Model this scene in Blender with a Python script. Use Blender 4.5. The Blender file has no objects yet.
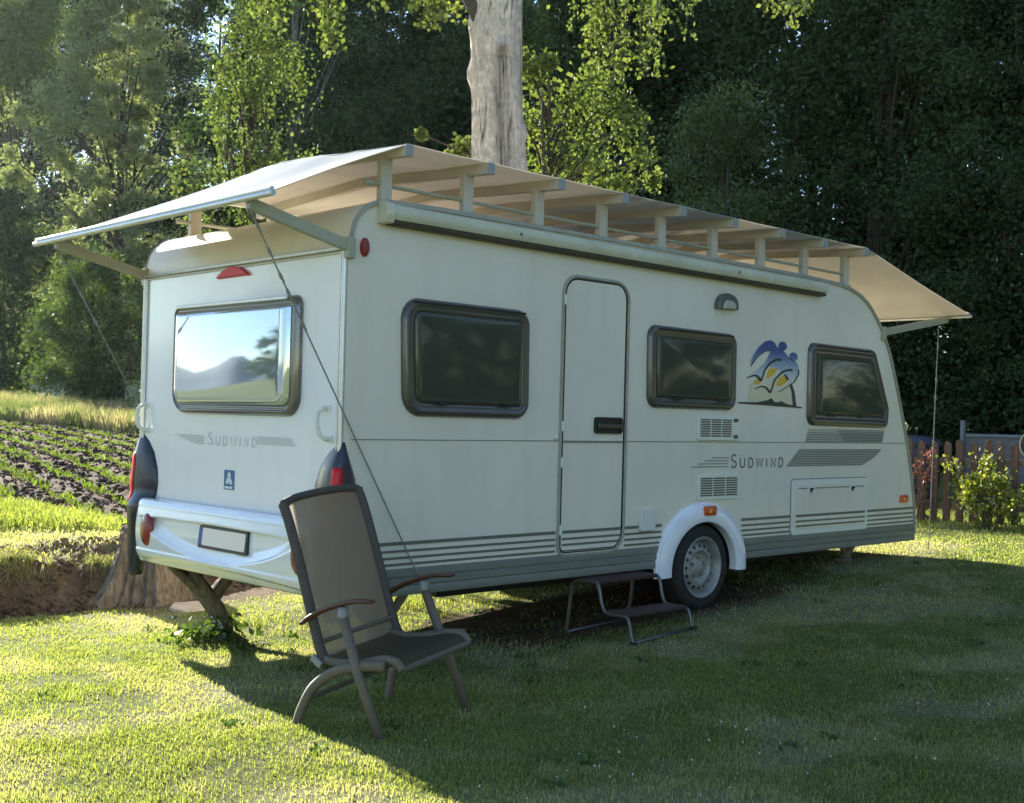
import bpy, bmesh, math, random
import numpy as np
from mathutils import Vector, Matrix

R = math.radians
PI = math.pi
C = bpy.context.scene.collection
rng = np.random.default_rng(11)
random.seed(11)

# ------------------------------------------------------------------ helpers
def link(name, me, m=None, parent=None, smooth=False):
    o = bpy.data.objects.new(name, me)
    C.objects.link(o)
    if m is not None:
        for q in (m if isinstance(m, (list, tuple)) else [m]):
            me.materials.append(q)
    if parent is not None:
        o.parent = parent
        o.matrix_parent_inverse = parent.matrix_world.inverted()
    if smooth:
        me.polygons.foreach_set('use_smooth', [True] * len(me.polygons))
    return o

class MB:
    """collects shapes and links them as one mesh"""
    def __init__(s):
        s.v = []; s.f = []; s.mi = []; s.cur = 0
    def add(s, v, f):
        n = len(s.v)
        s.v += [tuple(map(float, p)) for p in v]
        for q in f:
            s.f.append([i + n for i in q]); s.mi.append(s.cur)
        return s
    def box(s, c, d, rot=None):
        p = [Vector(((i & 1) - .5, ((i >> 1) & 1) - .5, (i >> 2) - .5)) for i in range(8)]
        out = []
        for q in p:
            q = Vector((q.x * d[0], q.y * d[1], q.z * d[2]))
            if rot is not None: q = rot @ q
            out.append(q + Vector(c))
        return s.add(out, [(0, 2, 3, 1), (4, 5, 7, 6), (0, 1, 5, 4), (2, 6, 7, 3), (0, 4, 6, 2), (1, 3, 7, 5)])
    def bar(s, a, b, w, h, up=(0, 0, 1)):
        a = Vector(a); b = Vector(b); d = (b - a); L = d.length; d.normalize()
        up = Vector(up)
        if abs(d.dot(up)) > .98: up = Vector((1, 0, 0))
        x = d.cross(up).normalized(); z = x.cross(d).normalized()
        rot = Matrix((x, d, z)).transposed()
        return s.box((a + b) / 2, (w, L, h), rot)
    def tube(s, pts, r, n=8, cap=True, flat=1.0):
        pts = [Vector(p) for p in pts]; N = len(pts)
        rr = list(r) if isinstance(r, (list, tuple, np.ndarray)) else [r] * N
        prev = None; v = []; f = []
        for i, p in enumerate(pts):
            d = (pts[min(i + 1, N - 1)] - pts[max(i - 1, 0)]).normalized()
            if prev is None:
                a = Vector((0, 0, 1)) if abs(d.z) < .9 else Vector((1, 0, 0))
                x = d.cross(a).normalized()
            else:
                x = (prev - d * prev.dot(d)).normalized()
            prev = x; y = d.cross(x)
            for k in range(n):
                t = 2 * PI * k / n
                v.append(p + x * math.cos(t) * rr[i] + y * math.sin(t) * rr[i] * flat)
        for i in range(N - 1):
            for k in range(n):
                f.append((i * n + k, i * n + (k + 1) % n, (i + 1) * n + (k + 1) % n, (i + 1) * n + k))
        if cap:
            f.append(tuple(range(n))[::-1]); f.append(tuple((N - 1) * n + k for k in range(n)))
        return s.add(v, f)
    def loft(s, loops, cap0=True, cap1=True):
        n = len(loops[0]); v = [p for l in loops for p in l]; f = []
        for i in range(len(loops) - 1):
            for k in range(n):
                f.append((i * n + k, i * n + (k + 1) % n, (i + 1) * n + (k + 1) % n, (i + 1) * n + k))
        if cap0: f.append(tuple(range(n))[::-1])
        if cap1: f.append(tuple((len(loops) - 1) * n + k for k in range(n)))
        return s.add(v, f)
    def ring(s, loops):
        """closed loft (last loop joins the first)"""
        return s.loft(list(loops) + [loops[0]], False, False)
    def lathe(s, prof, n, org, ax, u, w, cap=True):
        """prof: (radius, along axis)"""
        org = Vector(org); ax = Vector(ax); u = Vector(u); w = Vector(w)
        loops = [[org + ax * a + (u * math.cos(2 * PI * k / n) + w * math.sin(2 * PI * k / n)) * r for k in range(n)] for r, a in prof]
        return s.loft(loops, cap and prof[0][0] > 1e-4, cap and prof[-1][0] > 1e-4)
    def grid(s, P, nu, nv):
        v = [P(i / nu, j / nv) for j in range(nv + 1) for i in range(nu + 1)]
        f = [(j * (nu + 1) + i, j * (nu + 1) + i + 1, (j + 1) * (nu + 1) + i + 1, (j + 1) * (nu + 1) + i) for j in range(nv) for i in range(nu)]
        return s.add(v, f)
    def build(s, name, m, parent=None, smooth=False, bevel=0, seg=2, recalc=True, auto=None):
        me = bpy.data.meshes.new(name)
        me.from_pydata(s.v, [], s.f)
        if any(s.mi): me.polygons.foreach_set('material_index', s.mi)
        if recalc:
            bm = bmesh.new(); bm.from_mesh(me)
            bmesh.ops.recalc_face_normals(bm, faces=bm.faces)
            bm.to_mesh(me); bm.free()
        o = link(name, me, m, parent, smooth or auto is not None)
        if auto is not None:
            me.set_sharp_from_angle(angle=R(auto))
        if bevel:
            b = o.modifiers.new('b', 'BEVEL'); b.width = bevel; b.segments = seg; b.limit_method = 'ANGLE'; b.angle_limit = R(40)
            b.harden_normals = False
        return o

def bez(pts, n=10):
    out = []; P_ = [pts[0]] + list(pts) + [pts[-1]]
    for i in range(1, len(P_) - 2):
        p0, p1, p2, p3 = (Vector(p) for p in P_[i - 1:i + 3])
        for k in range(n):
            t = k / n; out.append(.5 * ((2 * p1) + (-p0 + p2) * t + (2 * p0 - 5 * p1 + 4 * p2 - p3) * t * t + (-p0 + 3 * p1 - 3 * p2 + p3) * t ** 3))
    out.append(Vector(pts[-1])); return out

def tag(o, label, cat=None, group=None, kind=None):
    if label: o['label'] = label
    if cat: o['category'] = cat
    if group: o['group'] = group
    if kind: o['kind'] = kind
    return o

def empty(name, loc=(0, 0, 0)):
    o = bpy.data.objects.new(name, None); C.objects.link(o); o.location = loc
    o.empty_display_size = .1
    bpy.context.view_layer.update()
    return o

def np_mesh(name, V, F, m, parent=None, col=None, smooth=False):
    """V (n,3); F (k,3|4): fast mesh"""
    me = bpy.data.meshes.new(name)
    n, k = F.shape
    me.vertices.add(len(V)); me.vertices.foreach_set('co', V.astype(np.float32).ravel())
    me.loops.add(n * k); me.loops.foreach_set('vertex_index', F.astype(np.int32).ravel())
    me.polygons.add(n)
    me.polygons.foreach_set('loop_start', (np.arange(n) * k).astype(np.int32))
    me.polygons.foreach_set('loop_total', np.full(n, k, np.int32))
    if col is not None:
        a = me.color_attributes.new('col', 'FLOAT_COLOR', 'POINT')
        a.data.foreach_set('color', np.concatenate([col, np.ones((len(col), 1))], 1).astype(np.float32).ravel())
    me.update(calc_edges=True)
    return link(name, me, m, parent, smooth)

# value noise
_T = rng.random((256, 256))
def vnoise(x, y, s=1.0, o=0):
    x = np.asarray(x) / s + 37.2 + o * 17.3; y = np.asarray(y) / s + 11.7 + o * 5.1
    xi = np.floor(x).astype(int); yi = np.floor(y).astype(int); fx = x - xi; fy = y - yi
    fx = fx * fx * (3 - 2 * fx); fy = fy * fy * (3 - 2 * fy)
    g = lambda a, b: _T[a & 255, b & 255]
    return (g(xi, yi) * (1 - fx) + g(xi + 1, yi) * fx) * (1 - fy) + (g(xi, yi + 1) * (1 - fx) + g(xi + 1, yi + 1) * fx) * fy
def fbm(x, y, s, o=0, n=4):
    t = 0; a = .5
    for i in range(n):
        t = t + a * vnoise(x, y, s / 2 ** i, o + i); a *= .5
    return t / (1 - .5 ** n)
def ss(x, a, b):
    t = np.clip((np.asarray(x, float) - a) / (b - a), 0, 1); return t * t * (3 - 2 * t)

# ------------------------------------------------------------------ materials
def mat(name, col=(.8, .8, .8), rough=.5, metal=0, ior=1.5, var=0, vscale=6, bump=0, bscale=60, coat=0, col2=None, stretch=None, alpha=None, spec=.5):
    m = bpy.data.materials.new(name); m.use_nodes = True
    nt = m.node_tree; N = nt.nodes; L = nt.links
    b = N['Principled BSDF']
    b.inputs['Base Color'].default_value = (*col, 1); b.inputs['Roughness'].default_value = rough
    b.inputs['Metallic'].default_value = metal; b.inputs['IOR'].default_value = ior
    b.inputs['Coat Weight'].default_value = coat; b.inputs['Coat Roughness'].default_value = .08
    b.inputs['Specular IOR Level'].default_value = spec
    if var or bump:
        tc = N.new('ShaderNodeTexCoord'); mp = N.new('ShaderNodeMapping')
        L.new(tc.outputs['Object'], mp.inputs['Vector'])
        if stretch: mp.inputs['Scale'].default_value = stretch
    if var:
        nz = N.new('ShaderNodeTexNoise'); nz.inputs['Scale'].default_value = vscale; nz.inputs['Detail'].default_value = 6; nz.inputs['Roughness'].default_value = .65
        L.new(mp.outputs['Vector'], nz.inputs['Vector'])
        r = N.new('ShaderNodeValToRGB'); r.color_ramp.elements[0].position = .3; r.color_ramp.elements[1].position = .7
        c2 = col2 or tuple(c * (1 - var) for c in col)
        r.color_ramp.elements[0].color = (*c2, 1); r.color_ramp.elements[1].color = (*col, 1)
        L.new(nz.outputs['Fac'], r.inputs['Fac']); L.new(r.outputs['Color'], b.inputs['Base Color'])
        rm = N.new('ShaderNodeMapRange'); rm.inputs['To Min'].default_value = min(1, rough * 1.25); rm.inputs['To Max'].default_value = rough * .85
        L.new(nz.outputs['Fac'], rm.inputs['Value']); L.new(rm.outputs['Result'], b.inputs['Roughness'])
    if bump:
        nb = N.new('ShaderNodeTexNoise'); nb.inputs['Scale'].default_value = bscale; nb.inputs['Detail'].default_value = 5
        L.new(mp.outputs['Vector'], nb.inputs['Vector'])
        bp = N.new('ShaderNodeBump'); bp.inputs['Strength'].default_value = bump; bp.inputs['Distance'].default_value = .02
        L.new(nb.outputs['Fac'], bp.inputs['Height']); L.new(bp.outputs['Normal'], b.inputs['Normal'])
    return m

def leaf_mat(name, c1, c2, trans=.45, tcol=None, gloss=.06, attr=False, rough=.4):
    """thin leaf: diffuse + translucent + a little gloss; tint differs leaf by leaf"""
    m = bpy.data.materials.new(name); m.use_nodes = True
    nt = m.node_tree; N = nt.nodes; L = nt.links; N.clear()
    out = N.new('ShaderNodeOutputMaterial'); mix = N.new('ShaderNodeMixShader'); mix2 = N.new('ShaderNodeMixShader')
    d = N.new('ShaderNodeBsdfDiffuse'); t = N.new('ShaderNodeBsdfTranslucent'); g = N.new('ShaderNodeBsdfGlossy')
    g.inputs['Roughness'].default_value = rough; g.inputs['Color'].default_value = (1, 1, 1, 1)
    geo = N.new('ShaderNodeNewGeometry'); r = N.new('ShaderNodeValToRGB')
    r.color_ramp.elements[0].color = (*c1, 1); r.color_ramp.elements[1].color = (*c2, 1)
    L.new(geo.outputs['Random Per Island'], r.inputs['Fac'])
    src = r.outputs['Color']
    if attr:
        a = N.new('ShaderNodeVertexColor'); a.layer_name = 'col'
        src = a.outputs['Color']
    tm = N.new('ShaderNodeMix'); tm.data_type = 'RGBA'; tm.blend_type = 'MULTIPLY'; tm.inputs['Factor'].default_value = 1
    L.new(src, tm.inputs['A']); tm.inputs['B'].default_value = (*(tcol or (1.3, 1.25, .6)), 1)
    L.new(src, d.inputs['Color']); L.new(tm.outputs['Result'], t.inputs['Color'])
    mix.inputs['Fac'].default_value = trans
    L.new(d.outputs[0], mix.inputs[1]); L.new(t.outputs[0], mix.inputs[2])
    mix2.inputs['Fac'].default_value = gloss
    L.new(mix.outputs[0], mix2.inputs[1]); L.new(g.outputs[0], mix2.inputs[2])
    L.new(mix2.outputs[0], out.inputs['Surface'])
    return m

M = {}
M['side'] = mat('side_skin', (.81, .75, .635), .30, var=.07, vscale=1.6, bump=.02, bscale=3, coat=.25, col2=(.735, .68, .56), stretch=(1, 1, .35))
M['gel'] = mat('gelcoat', (.88, .88, .93), .16, ior=1.65, var=.02, vscale=2, coat=.6)
M['rear'] = mat('rear_skin', (.87, .88, .95), .16, ior=1.75, var=.02, vscale=2, coat=.6, bump=.008, bscale=2.5)  # bluish cast of the sky light is put into this white
def add_streaks(m, tint, amt):
    nt = m.node_tree; N = nt.nodes; L = nt.links; b = N['Principled BSDF']
    src = b.inputs['Base Color'].links[0].from_socket
    tc = N.new('ShaderNodeTexCoord'); mp = N.new('ShaderNodeMapping'); mp.inputs['Scale'].default_value = (3.1, 3.1, .35); L.new(tc.outputs['Object'], mp.inputs['Vector'])
    nz = N.new('ShaderNodeTexNoise'); nz.inputs['Scale'].default_value = 2.0; nz.inputs['Detail'].default_value = 6; L.new(mp.outputs['Vector'], nz.inputs['Vector'])
    mr = N.new('ShaderNodeMapRange'); mr.inputs['From Min'].default_value = .5; mr.inputs['From Max'].default_value = .78; mr.inputs['To Max'].default_value = amt; L.new(nz.outputs['Fac'], mr.inputs['Value'])
    mx = N.new('ShaderNodeMix'); mx.data_type = 'RGBA'; L.new(mr.outputs['Result'], mx.inputs['Factor']); L.new(src, mx.inputs['A']); mx.inputs['B'].default_value = (*tint, 1); L.new(mx.outputs['Result'], b.inputs['Base Color'])
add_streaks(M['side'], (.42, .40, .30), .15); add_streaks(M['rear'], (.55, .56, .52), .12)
M['trim'] = mat('trim_strip', (.40, .39, .31), .4, var=.3, vscale=9)
M['alu'] = mat('aluminium', (.66, .67, .66), .35, metal=.7, var=.15, vscale=12)
M['skirt'] = mat('skirt', (.20, .205, .17), .42, var=.18, vscale=5, stretch=(1, 1, 3))
M['line'] = mat('stripe', (.135, .145, .12), .4)
M['decal'] = mat('decal_grey', (.20, .215, .185), .4)
M['dlight'] = mat('decal_light', (.55, .57, .58), .4)
M['winframe'] = mat('window_frame', (.085, .074, .064), .2, var=.2, vscale=6, coat=.5)
M['pane'] = mat('acrylic_pane', (.058, .062, .045), .06, ior=1.42, bump=.01, bscale=1.5)
M['rpane'] = mat('mirror_pane', (.54, .60, .66), .04, metal=.70, bump=.006, bscale=1.2)
M['rframe'] = mat('rear_window_frame', (.16, .15, .14), .12, metal=.35, coat=.5)
M['black'] = mat('black_plastic', (.022, .022, .022), .45, var=.3, vscale=20)
M['rubber'] = mat('rubber', (.014, .0135, .013), .8, var=.6, vscale=7, bump=.3, bscale=80, col2=(.032, .028, .022))
M['fin'] = mat('blue_grey_plastic', (.020, .026, .042), .32, var=.2, vscale=8, coat=.2)
M['red'] = mat('red_lens', (.62, .012, .025), .28, ior=1.4)
M['dred'] = mat('dark_red_lens', (.25, .018, .014), .22, coat=.4, bump=.2, bscale=140)
M['orange'] = mat('orange_lens', (.62, .10, .015), .15, coat=.5)
M['white'] = mat('white_plastic', (.72, .73, .68), .35, var=.06, vscale=8)
M['vent'] = mat('vent_plastic', (.80, .79, .68), .4, var=.08, vscale=10)
M['slot'] = mat('slot_dark', (.10, .10, .08), .6)
M['plate'] = mat('plate_face', (.90, .79, .74), .35)
M['platerim'] = mat('plate_holder', (.02, .02, .03), .35)
M['blue'] = mat('blue_band', (.02, .07, .33), .35)
M['sticker'] = mat('sticker_blue', (.02, .11, .30), .35)
M['steelrim'] = mat('wheel_rim', (.40, .39, .36), .4, metal=.25, var=.45, vscale=9)
M['galv'] = mat('galvanised', (.27, .235, .185), .55, metal=.05, var=.35, vscale=20)
M['frame'] = mat('canopy_frame', (.58, .525, .435), .45, var=.12, vscale=5)
M['frcap'] = mat('frame_cap', (.30, .32, .32), .5)
M['strut'] = mat('strut', (.44, .43, .33), .45, metal=.2, var=.15, vscale=9)
M['rope'] = mat('rope', (.32, .31, .28), .8, var=.5, vscale=60)
M['chairtube'] = mat('chair_tube', (.155, .125, .090), .6, var=.2, vscale=12)
M['armwood'] = mat('arm_wood', (.13, .048, .028), .38, var=.45, vscale=16, stretch=(1, 1, 6))
M['sleeve'] = mat('fabric_sleeve', (.095, .078, .065), .8, var=.2, vscale=30)
M['joint'] = mat('joint_grey', (.26, .26, .25), .4)
M['tread'] = mat('tread', (.085, .042, .038), .55, var=.4, vscale=40)
M['steptube'] = mat('step_tube', (.15, .15, .145), .35, metal=.6, var=.3, vscale=18)
M['casing'] = mat('awning_casing', (.66, .64, .50), .42, var=.3, vscale=5, col2=(.50, .49, .36), stretch=(1, 1, 1))
M['bark'] = mat('dark_bark', (.075, .06, .045), .9, var=.5, vscale=9, bump=.6, bscale=25, stretch=(1, 1, .3))
M['limb'] = mat('limb_bark', (.10, .085, .065), .9, var=.4, vscale=9)
M['fence'] = mat('fence_wood', (.17, .105, .085), .85, var=.45, vscale=10, bump=.3, bscale=60, stretch=(2, 2, .25))
M['rail'] = mat('fence_rail', (.20, .165, .135), .85, var=.4, vscale=12)
M['trailer'] = mat('trailer_panel', (.15, .15, .17), .6, metal=.1, var=.2, vscale=5)
M['trailrim'] = mat('trailer_rim', (.17, .185, .20), .5)
M['bin'] = mat('bin_plastic', (.03, .035, .06), .4)
M['disc'] = mat('brown_disc', (.07, .04, .03), .8, var=.4, vscale=9)
M['slab'] = mat('slab_stone', (.50, .42, .33), .85, var=.25, vscale=12, bump=.2)

# translucent tarpaulin
def tarp(name='tarpaulin', c1=(.74, .73, .70), c2=(.86, .855, .83), tc_=(.78, .72, .62), tf=.25):
    m = bpy.data.materials.new(name); m.use_nodes = True
    nt = m.node_tree; N = nt.nodes; L = nt.links; N.clear()
    out = N.new('ShaderNodeOutputMaterial'); mix = N.new('ShaderNodeMixShader'); mg = N.new('ShaderNodeMixShader')
    d = N.new('ShaderNodeBsdfDiffuse'); t = N.new('ShaderNodeBsdfTranslucent'); g = N.new('ShaderNodeBsdfGlossy')
    tc = N.new('ShaderNodeTexCoord'); nz = N.new('ShaderNodeTexNoise'); nz.inputs['Scale'].default_value = 2.2; nz.inputs['Detail'].default_value = 5
    L.new(tc.outputs['Object'], nz.inputs['Vector'])
    r = N.new('ShaderNodeValToRGB'); r.color_ramp.elements[0].position = .32; r.color_ramp.elements[1].position = .62
    r.color_ramp.elements[0].color = (*c1, 1); r.color_ramp.elements[1].color = (*c2, 1)
    L.new(nz.outputs['Fac'], r.inputs['Fac']); L.new(r.outputs['Color'], d.inputs['Color'])
    t.inputs['Color'].default_value = (*tc_, 1)
    g.inputs['Roughness'].default_value = .35
    mix.inputs['Fac'].default_value = tf; mg.inputs['Fac'].default_value = .04
    L.new(d.outputs[0], mix.inputs[1]); L.new(t.outputs[0], mix.inputs[2])
    L.new(mix.outputs[0], mg.inputs[1]); L.new(g.outputs[0], mg.inputs[2]); L.new(mg.outputs[0], out.inputs['Surface'])
    return m
M['tarp'] = tarp()
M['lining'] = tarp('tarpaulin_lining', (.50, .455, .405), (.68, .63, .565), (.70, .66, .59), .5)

# woven chair fabric: lets some light through
def sling():
    m = bpy.data.materials.new('sling_fabric'); m.use_nodes = True
    nt = m.node_tree; N = nt.nodes; L = nt.links; N.clear()
    out = N.new('ShaderNodeOutputMaterial'); mix = N.new('ShaderNodeMixShader'); m2 = N.new('ShaderNodeMixShader')
    d = N.new('ShaderNodeBsdfDiffuse'); t = N.new('ShaderNodeBsdfTranslucent'); tr = N.new('ShaderNodeBsdfTransparent')
    tc = N.new('ShaderNodeTexCoord'); w = N.new('ShaderNodeTexChecker'); w.inputs['Scale'].default_value = 110
    L.new(tc.outputs['Object'], w.inputs['Vector'])
    w.inputs['Color1'].default_value = (.066, .055, .047, 1); w.inputs['Color2'].default_value = (.135, .113, .098, 1)
    L.new(w.outputs['Color'], d.inputs['Color']); t.inputs['Color'].default_value = (.42, .36, .31, 1)
    mix.inputs['Fac'].default_value = .48; m2.inputs['Fac'].default_value = .05
    L.new(d.outputs[0], mix.inputs[1]); L.new(t.outputs[0], mix.inputs[2])
    L.new(mix.outputs[0], m2.inputs[1]); L.new(tr.outputs[0], m2.inputs[2]); L.new(m2.outputs[0], out.inputs['Surface'])
    return m
M['sling'] = sling()

# ------------------------------------------------------------------ ground
XS = [-30, -3, .5, 2, 3, 6, 8.7, 15, 40]; ZS = [0, 0, 0, .07, .12, .31, .40, .55, .9]
def bank_mask(x, y):
    e = 3.88 + .34 * (vnoise(x, y * 0, .8, 3) - .5) + .16 * (vnoise(x, y, .25, 4) - .5)
    up = ss(y, e, e + .30)
    keep = 1 - ss(x, 1.2, 2.6)
    return up * keep
ROW = Vector((.19, .982))
def row_phase(x, y):
    n = (x * ROW.y - y * ROW.x) + .12 * np.sin(y * .22)
    return n / .58
def fy(x, y): return y + .65 * (x - 1.5)
def soil_mask(x, y):
    yy = fy(x, y) + .3 * (fbm(x, y, .7, 14) - .5)
    return ss(yy, 8.3, 8.7) * (1 - ss(yy, 40, 42)) * (1 - ss(x + .8 * (fbm(x, y, 2.0, 15) - .5), 9.7, 10.1)) * ss(x, -12, -11)
def gz(x, y, detail=True):
    x = np.asarray(x, float); y = np.asarray(y, float)
    far = np.clip(y - 4, 0, 60)
    z = .07 - .025 * np.clip(y, -4, 3.6) + np.interp(x, XS, ZS)
    z = z + .27 * bank_mask(x, y) + .024 * far + 20 * ss(y, 95, 165) * ss(x, 8, 40)
    z = z - .05 * ss(y, 3.2, 3.8) * (1 - ss(y, 3.8, 4.1)) * (1 - ss(x, 1.0, 1.8))
    if detail:
        z = z + .03 * (fbm(x, y, 1.6, 2) - .5)
        s = soil_mask(x, y)
        z = z + s * (.035 * np.cos(2 * PI * row_phase(x, y)) * -1 + .13 * (fbm(x, y, .30, 7) - .5))
        b = ss(y, 3.5, 3.8) * (1 - ss(y, 4.5, 5.5)) * (1 - ss(x, 1.5, 2.5))
        z = z + b * (.20 * (fbm(x, y, .34, 9) - .5) + .10 * (fbm(x, y, .11, 12) - .5))
    return z
def axis_coords(segs):
    out = []
    for a, b, st in segs:
        out += list(np.arange(a, b, st))
    return np.array(out + [segs[-1][1]])
def geo(a, b, n):  # growing spacing
    return list(a + (b - a) * (np.linspace(0, 1, n) ** 2.2))
gx = np.unique(np.round(np.concatenate([-np.array(geo(4, 900, 26)), axis_coords([(-4, 2.5, .05), (2.5, 11, .09), (11, 24, .5)]), np.array(geo(24, 900, 24))]), 4))
gy = np.unique(np.round(np.concatenate([-np.array(geo(6, 900, 26)), axis_coords([(-6, 3.3, .1), (3.3, 6, .04), (6, 12, .07), (12, 38, .16), (38, 60, 1)]), np.array(list(np.arange(60, 180, 6)) + geo(180, 900, 20))]), 4))
X, Y = np.meshgrid(gx, gy)
Zg = gz(X, Y)
nx, ny = len(gx), len(gy)
V = np.stack([X.ravel(), Y.ravel(), Zg.ravel()], 1)
ii, jj = np.meshgrid(np.arange(nx - 1), np.arange(ny - 1))
a = (jj * nx + ii).ravel()
F = np.stack([a, a + 1, a + nx + 1, a + nx], 1)

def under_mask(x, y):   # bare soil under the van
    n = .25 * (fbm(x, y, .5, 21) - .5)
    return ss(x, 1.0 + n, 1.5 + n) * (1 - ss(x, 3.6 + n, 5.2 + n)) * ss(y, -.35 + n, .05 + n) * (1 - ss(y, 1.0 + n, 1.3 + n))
def dirt_mask(x, y):    # bare earth of the bank and the sandy spot by the stump
    n = .5 * (fbm(x, y, .5, 31) - .5)
    b = ss(y, 3.45 + n * .5, 3.75 + n * .5) * (1 - .45 * ss(y, 4.15 + n, 4.5 + n) - .55 * ss(y, 5.0 + n, 5.5 + n)) * (1 - ss(x, 1.6, 2.6))
    s = np.exp(-(((x - 1.5) / .9) ** 2 + ((y - 3.35) / .42) ** 2)) * 1.1 + np.exp(-(((x - .95) / .8) ** 2 + ((y - 3.3) / .25) ** 2)) * .7
    return np.clip(b + np.clip(s + n, 0, 1), 0, 1)
def dry_mask(x, y):
    n = fbm(x, y, .8, 41)
    t = ss(y, 4.2, 4.4) * (1 - ss(fy(x, y), 5.4, 5.8)) * .95
    return np.clip(t + ss(n, .52, .70) * .75 + .35 * ss(fbm(x, y, .22, 44), .55, .7), 0, 1)
GREEN = np.array([.305, .345, .095]); GREEN2 = np.array([.195, .250, .066]); DRY = np.array([.47, .45, .26]); SOIL = np.array([.150, .106, .078]); DIRT = np.array([.155, .112, .080])
def ground_col(x, y):
    n = fbm(x, y, .45, 51)[..., None]; n2 = fbm(x, y, 2.2, 52)[..., None]
    c = GREEN * .8 * (1 - n) + GREEN2 * .8 * n
    c = c * (.75 + .5 * n2)
    dm = dry_mask(x, y)[..., None]; c = c * (1 - dm) + DRY * .8 * dm
    s = soil_mask(x, y)[..., None]
    cl = fbm(x, y, .18, 61)[..., None]
    soil = SOIL * (.3 + .8 * cl + .6 * fbm(x, y, .4, 66)[..., None])
    c = c * (1 - s) + soil * s
    cl2 = fbm(x, y, .09, 63)[..., None]; d = dirt_mask(x, y)[..., None]; c = c * (1 - d) + DIRT * (.25 + .75 * cl + .85 * cl2) * d
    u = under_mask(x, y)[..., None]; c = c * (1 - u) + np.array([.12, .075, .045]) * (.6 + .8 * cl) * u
    return c
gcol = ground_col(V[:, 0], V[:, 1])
def ground_mat():
    m = bpy.data.materials.new('earth_and_turf'); m.use_nodes = True
    nt = m.node_tree; N = nt.nodes; L = nt.links; b = N['Principled BSDF']
    b.inputs['Roughness'].default_value = .95; b.inputs['Specular IOR Level'].default_value = .1
    a = N.new('ShaderNodeVertexColor'); a.layer_name = 'col'
    tc = N.new('ShaderNodeTexCoord'); nz = N.new('ShaderNodeTexNoise'); nz.inputs['Scale'].default_value = 22; nz.inputs['Detail'].default_value = 8; nz.inputs['Roughness'].default_value = .75
    L.new(tc.outputs['Object'], nz.inputs['Vector'])
    mr = N.new('ShaderNodeMapRange'); mr.inputs['From Min'].default_value = .3; mr.inputs['From Max'].default_value = .7; mr.inputs['To Min'].default_value = .55; mr.inputs['To Max'].default_value = 1.4
    L.new(nz.outputs['Fac'], mr.inputs['Value'])
    mx = N.new('ShaderNodeMix'); mx.data_type = 'RGBA'; mx.blend_type = 'MULTIPLY'; mx.inputs['Factor'].default_value = 1
    L.new(a.outputs['Color'], mx.inputs['A']); L.new(mr.outputs['Result'], mx.inputs['B']); L.new(mx.outputs['Result'], b.inputs['Base Color'])
    bp = N.new('ShaderNodeBump'); bp.inputs['Strength'].default_value = 1.0; bp.inputs['Distance'].default_value = .07
    L.new(nz.outputs['Fac'], bp.inputs['Height']); L.new(bp.outputs['Normal'], b.inputs['Normal'])
    return m
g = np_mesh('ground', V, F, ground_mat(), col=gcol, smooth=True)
tag(g, 'mown lawn rising gently to a ploughed field behind an earth bank', kind='structure')

CAM = np.array([-3.6349, -5.0287])
def in_view(x, y, margin=5):
    az = np.degrees(np.arctan2(y - CAM[1], x - CAM[0])) - 46.14
    return np.abs(az) < 23.4 + margin
# blades of grass: V-shaped triangles
def blades(px, py, h, w, lean, col, name, m, kind='stuff', label=None, cat=None, droop=.35):
    n = len(px); z = gz(px, py)
    a = rng.random(n) * 2 * PI; d = rng.random(n) * 2 * PI
    ux, uy = np.cos(a) * w / 2, np.sin(a) * w / 2
    lx, ly = np.cos(d) * lean * h, np.sin(d) * lean * h
    P = np.zeros((n, 5, 3))
    P[:, 0] = np.stack([px - ux, py - uy, z - .006], 1); P[:, 1] = np.stack([px + ux, py + uy, z - .006], 1)
    P[:, 2] = np.stack([px + ux * .8 + lx * .35, py + uy * .8 + ly * .35, z + h * .6], 1)
    P[:, 3] = np.stack([px - ux * .8 + lx * .35, py - uy * .8 + ly * .35, z + h * .6], 1)
    P[:, 4] = np.stack([px + lx, py + ly, z + h * (1 - droop * lean)], 1)
    b = np.arange(n) * 5
    F = np.concatenate([np.stack([b, b + 1, b + 2], 1), np.stack([b, b + 2, b + 3], 1), np.stack([b + 3, b + 2, b + 4], 1)])
    c = np.repeat(col[:, None, :], 5, 1).reshape(-1, 3)
    o = np_mesh(name, P.reshape(-1, 3), F, m, col=c)
    if label: tag(o, label, cat, kind=kind)
    return o
M['blade'] = leaf_mat('grass_blade', (0, 0, 0), (0, 0, 0), .55, (1.30, 1.32, .6), .03, attr=True, rough=.5)
def scatter(x0, x1, y0, y1, dens):
    n = int((x1 - x0) * (y1 - y0) * dens)
    return rng.uniform(x0, x1, n), rng.uniform(y0, y1, n)
gxs, gys, ghs, gws = [], [], [], []
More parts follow.
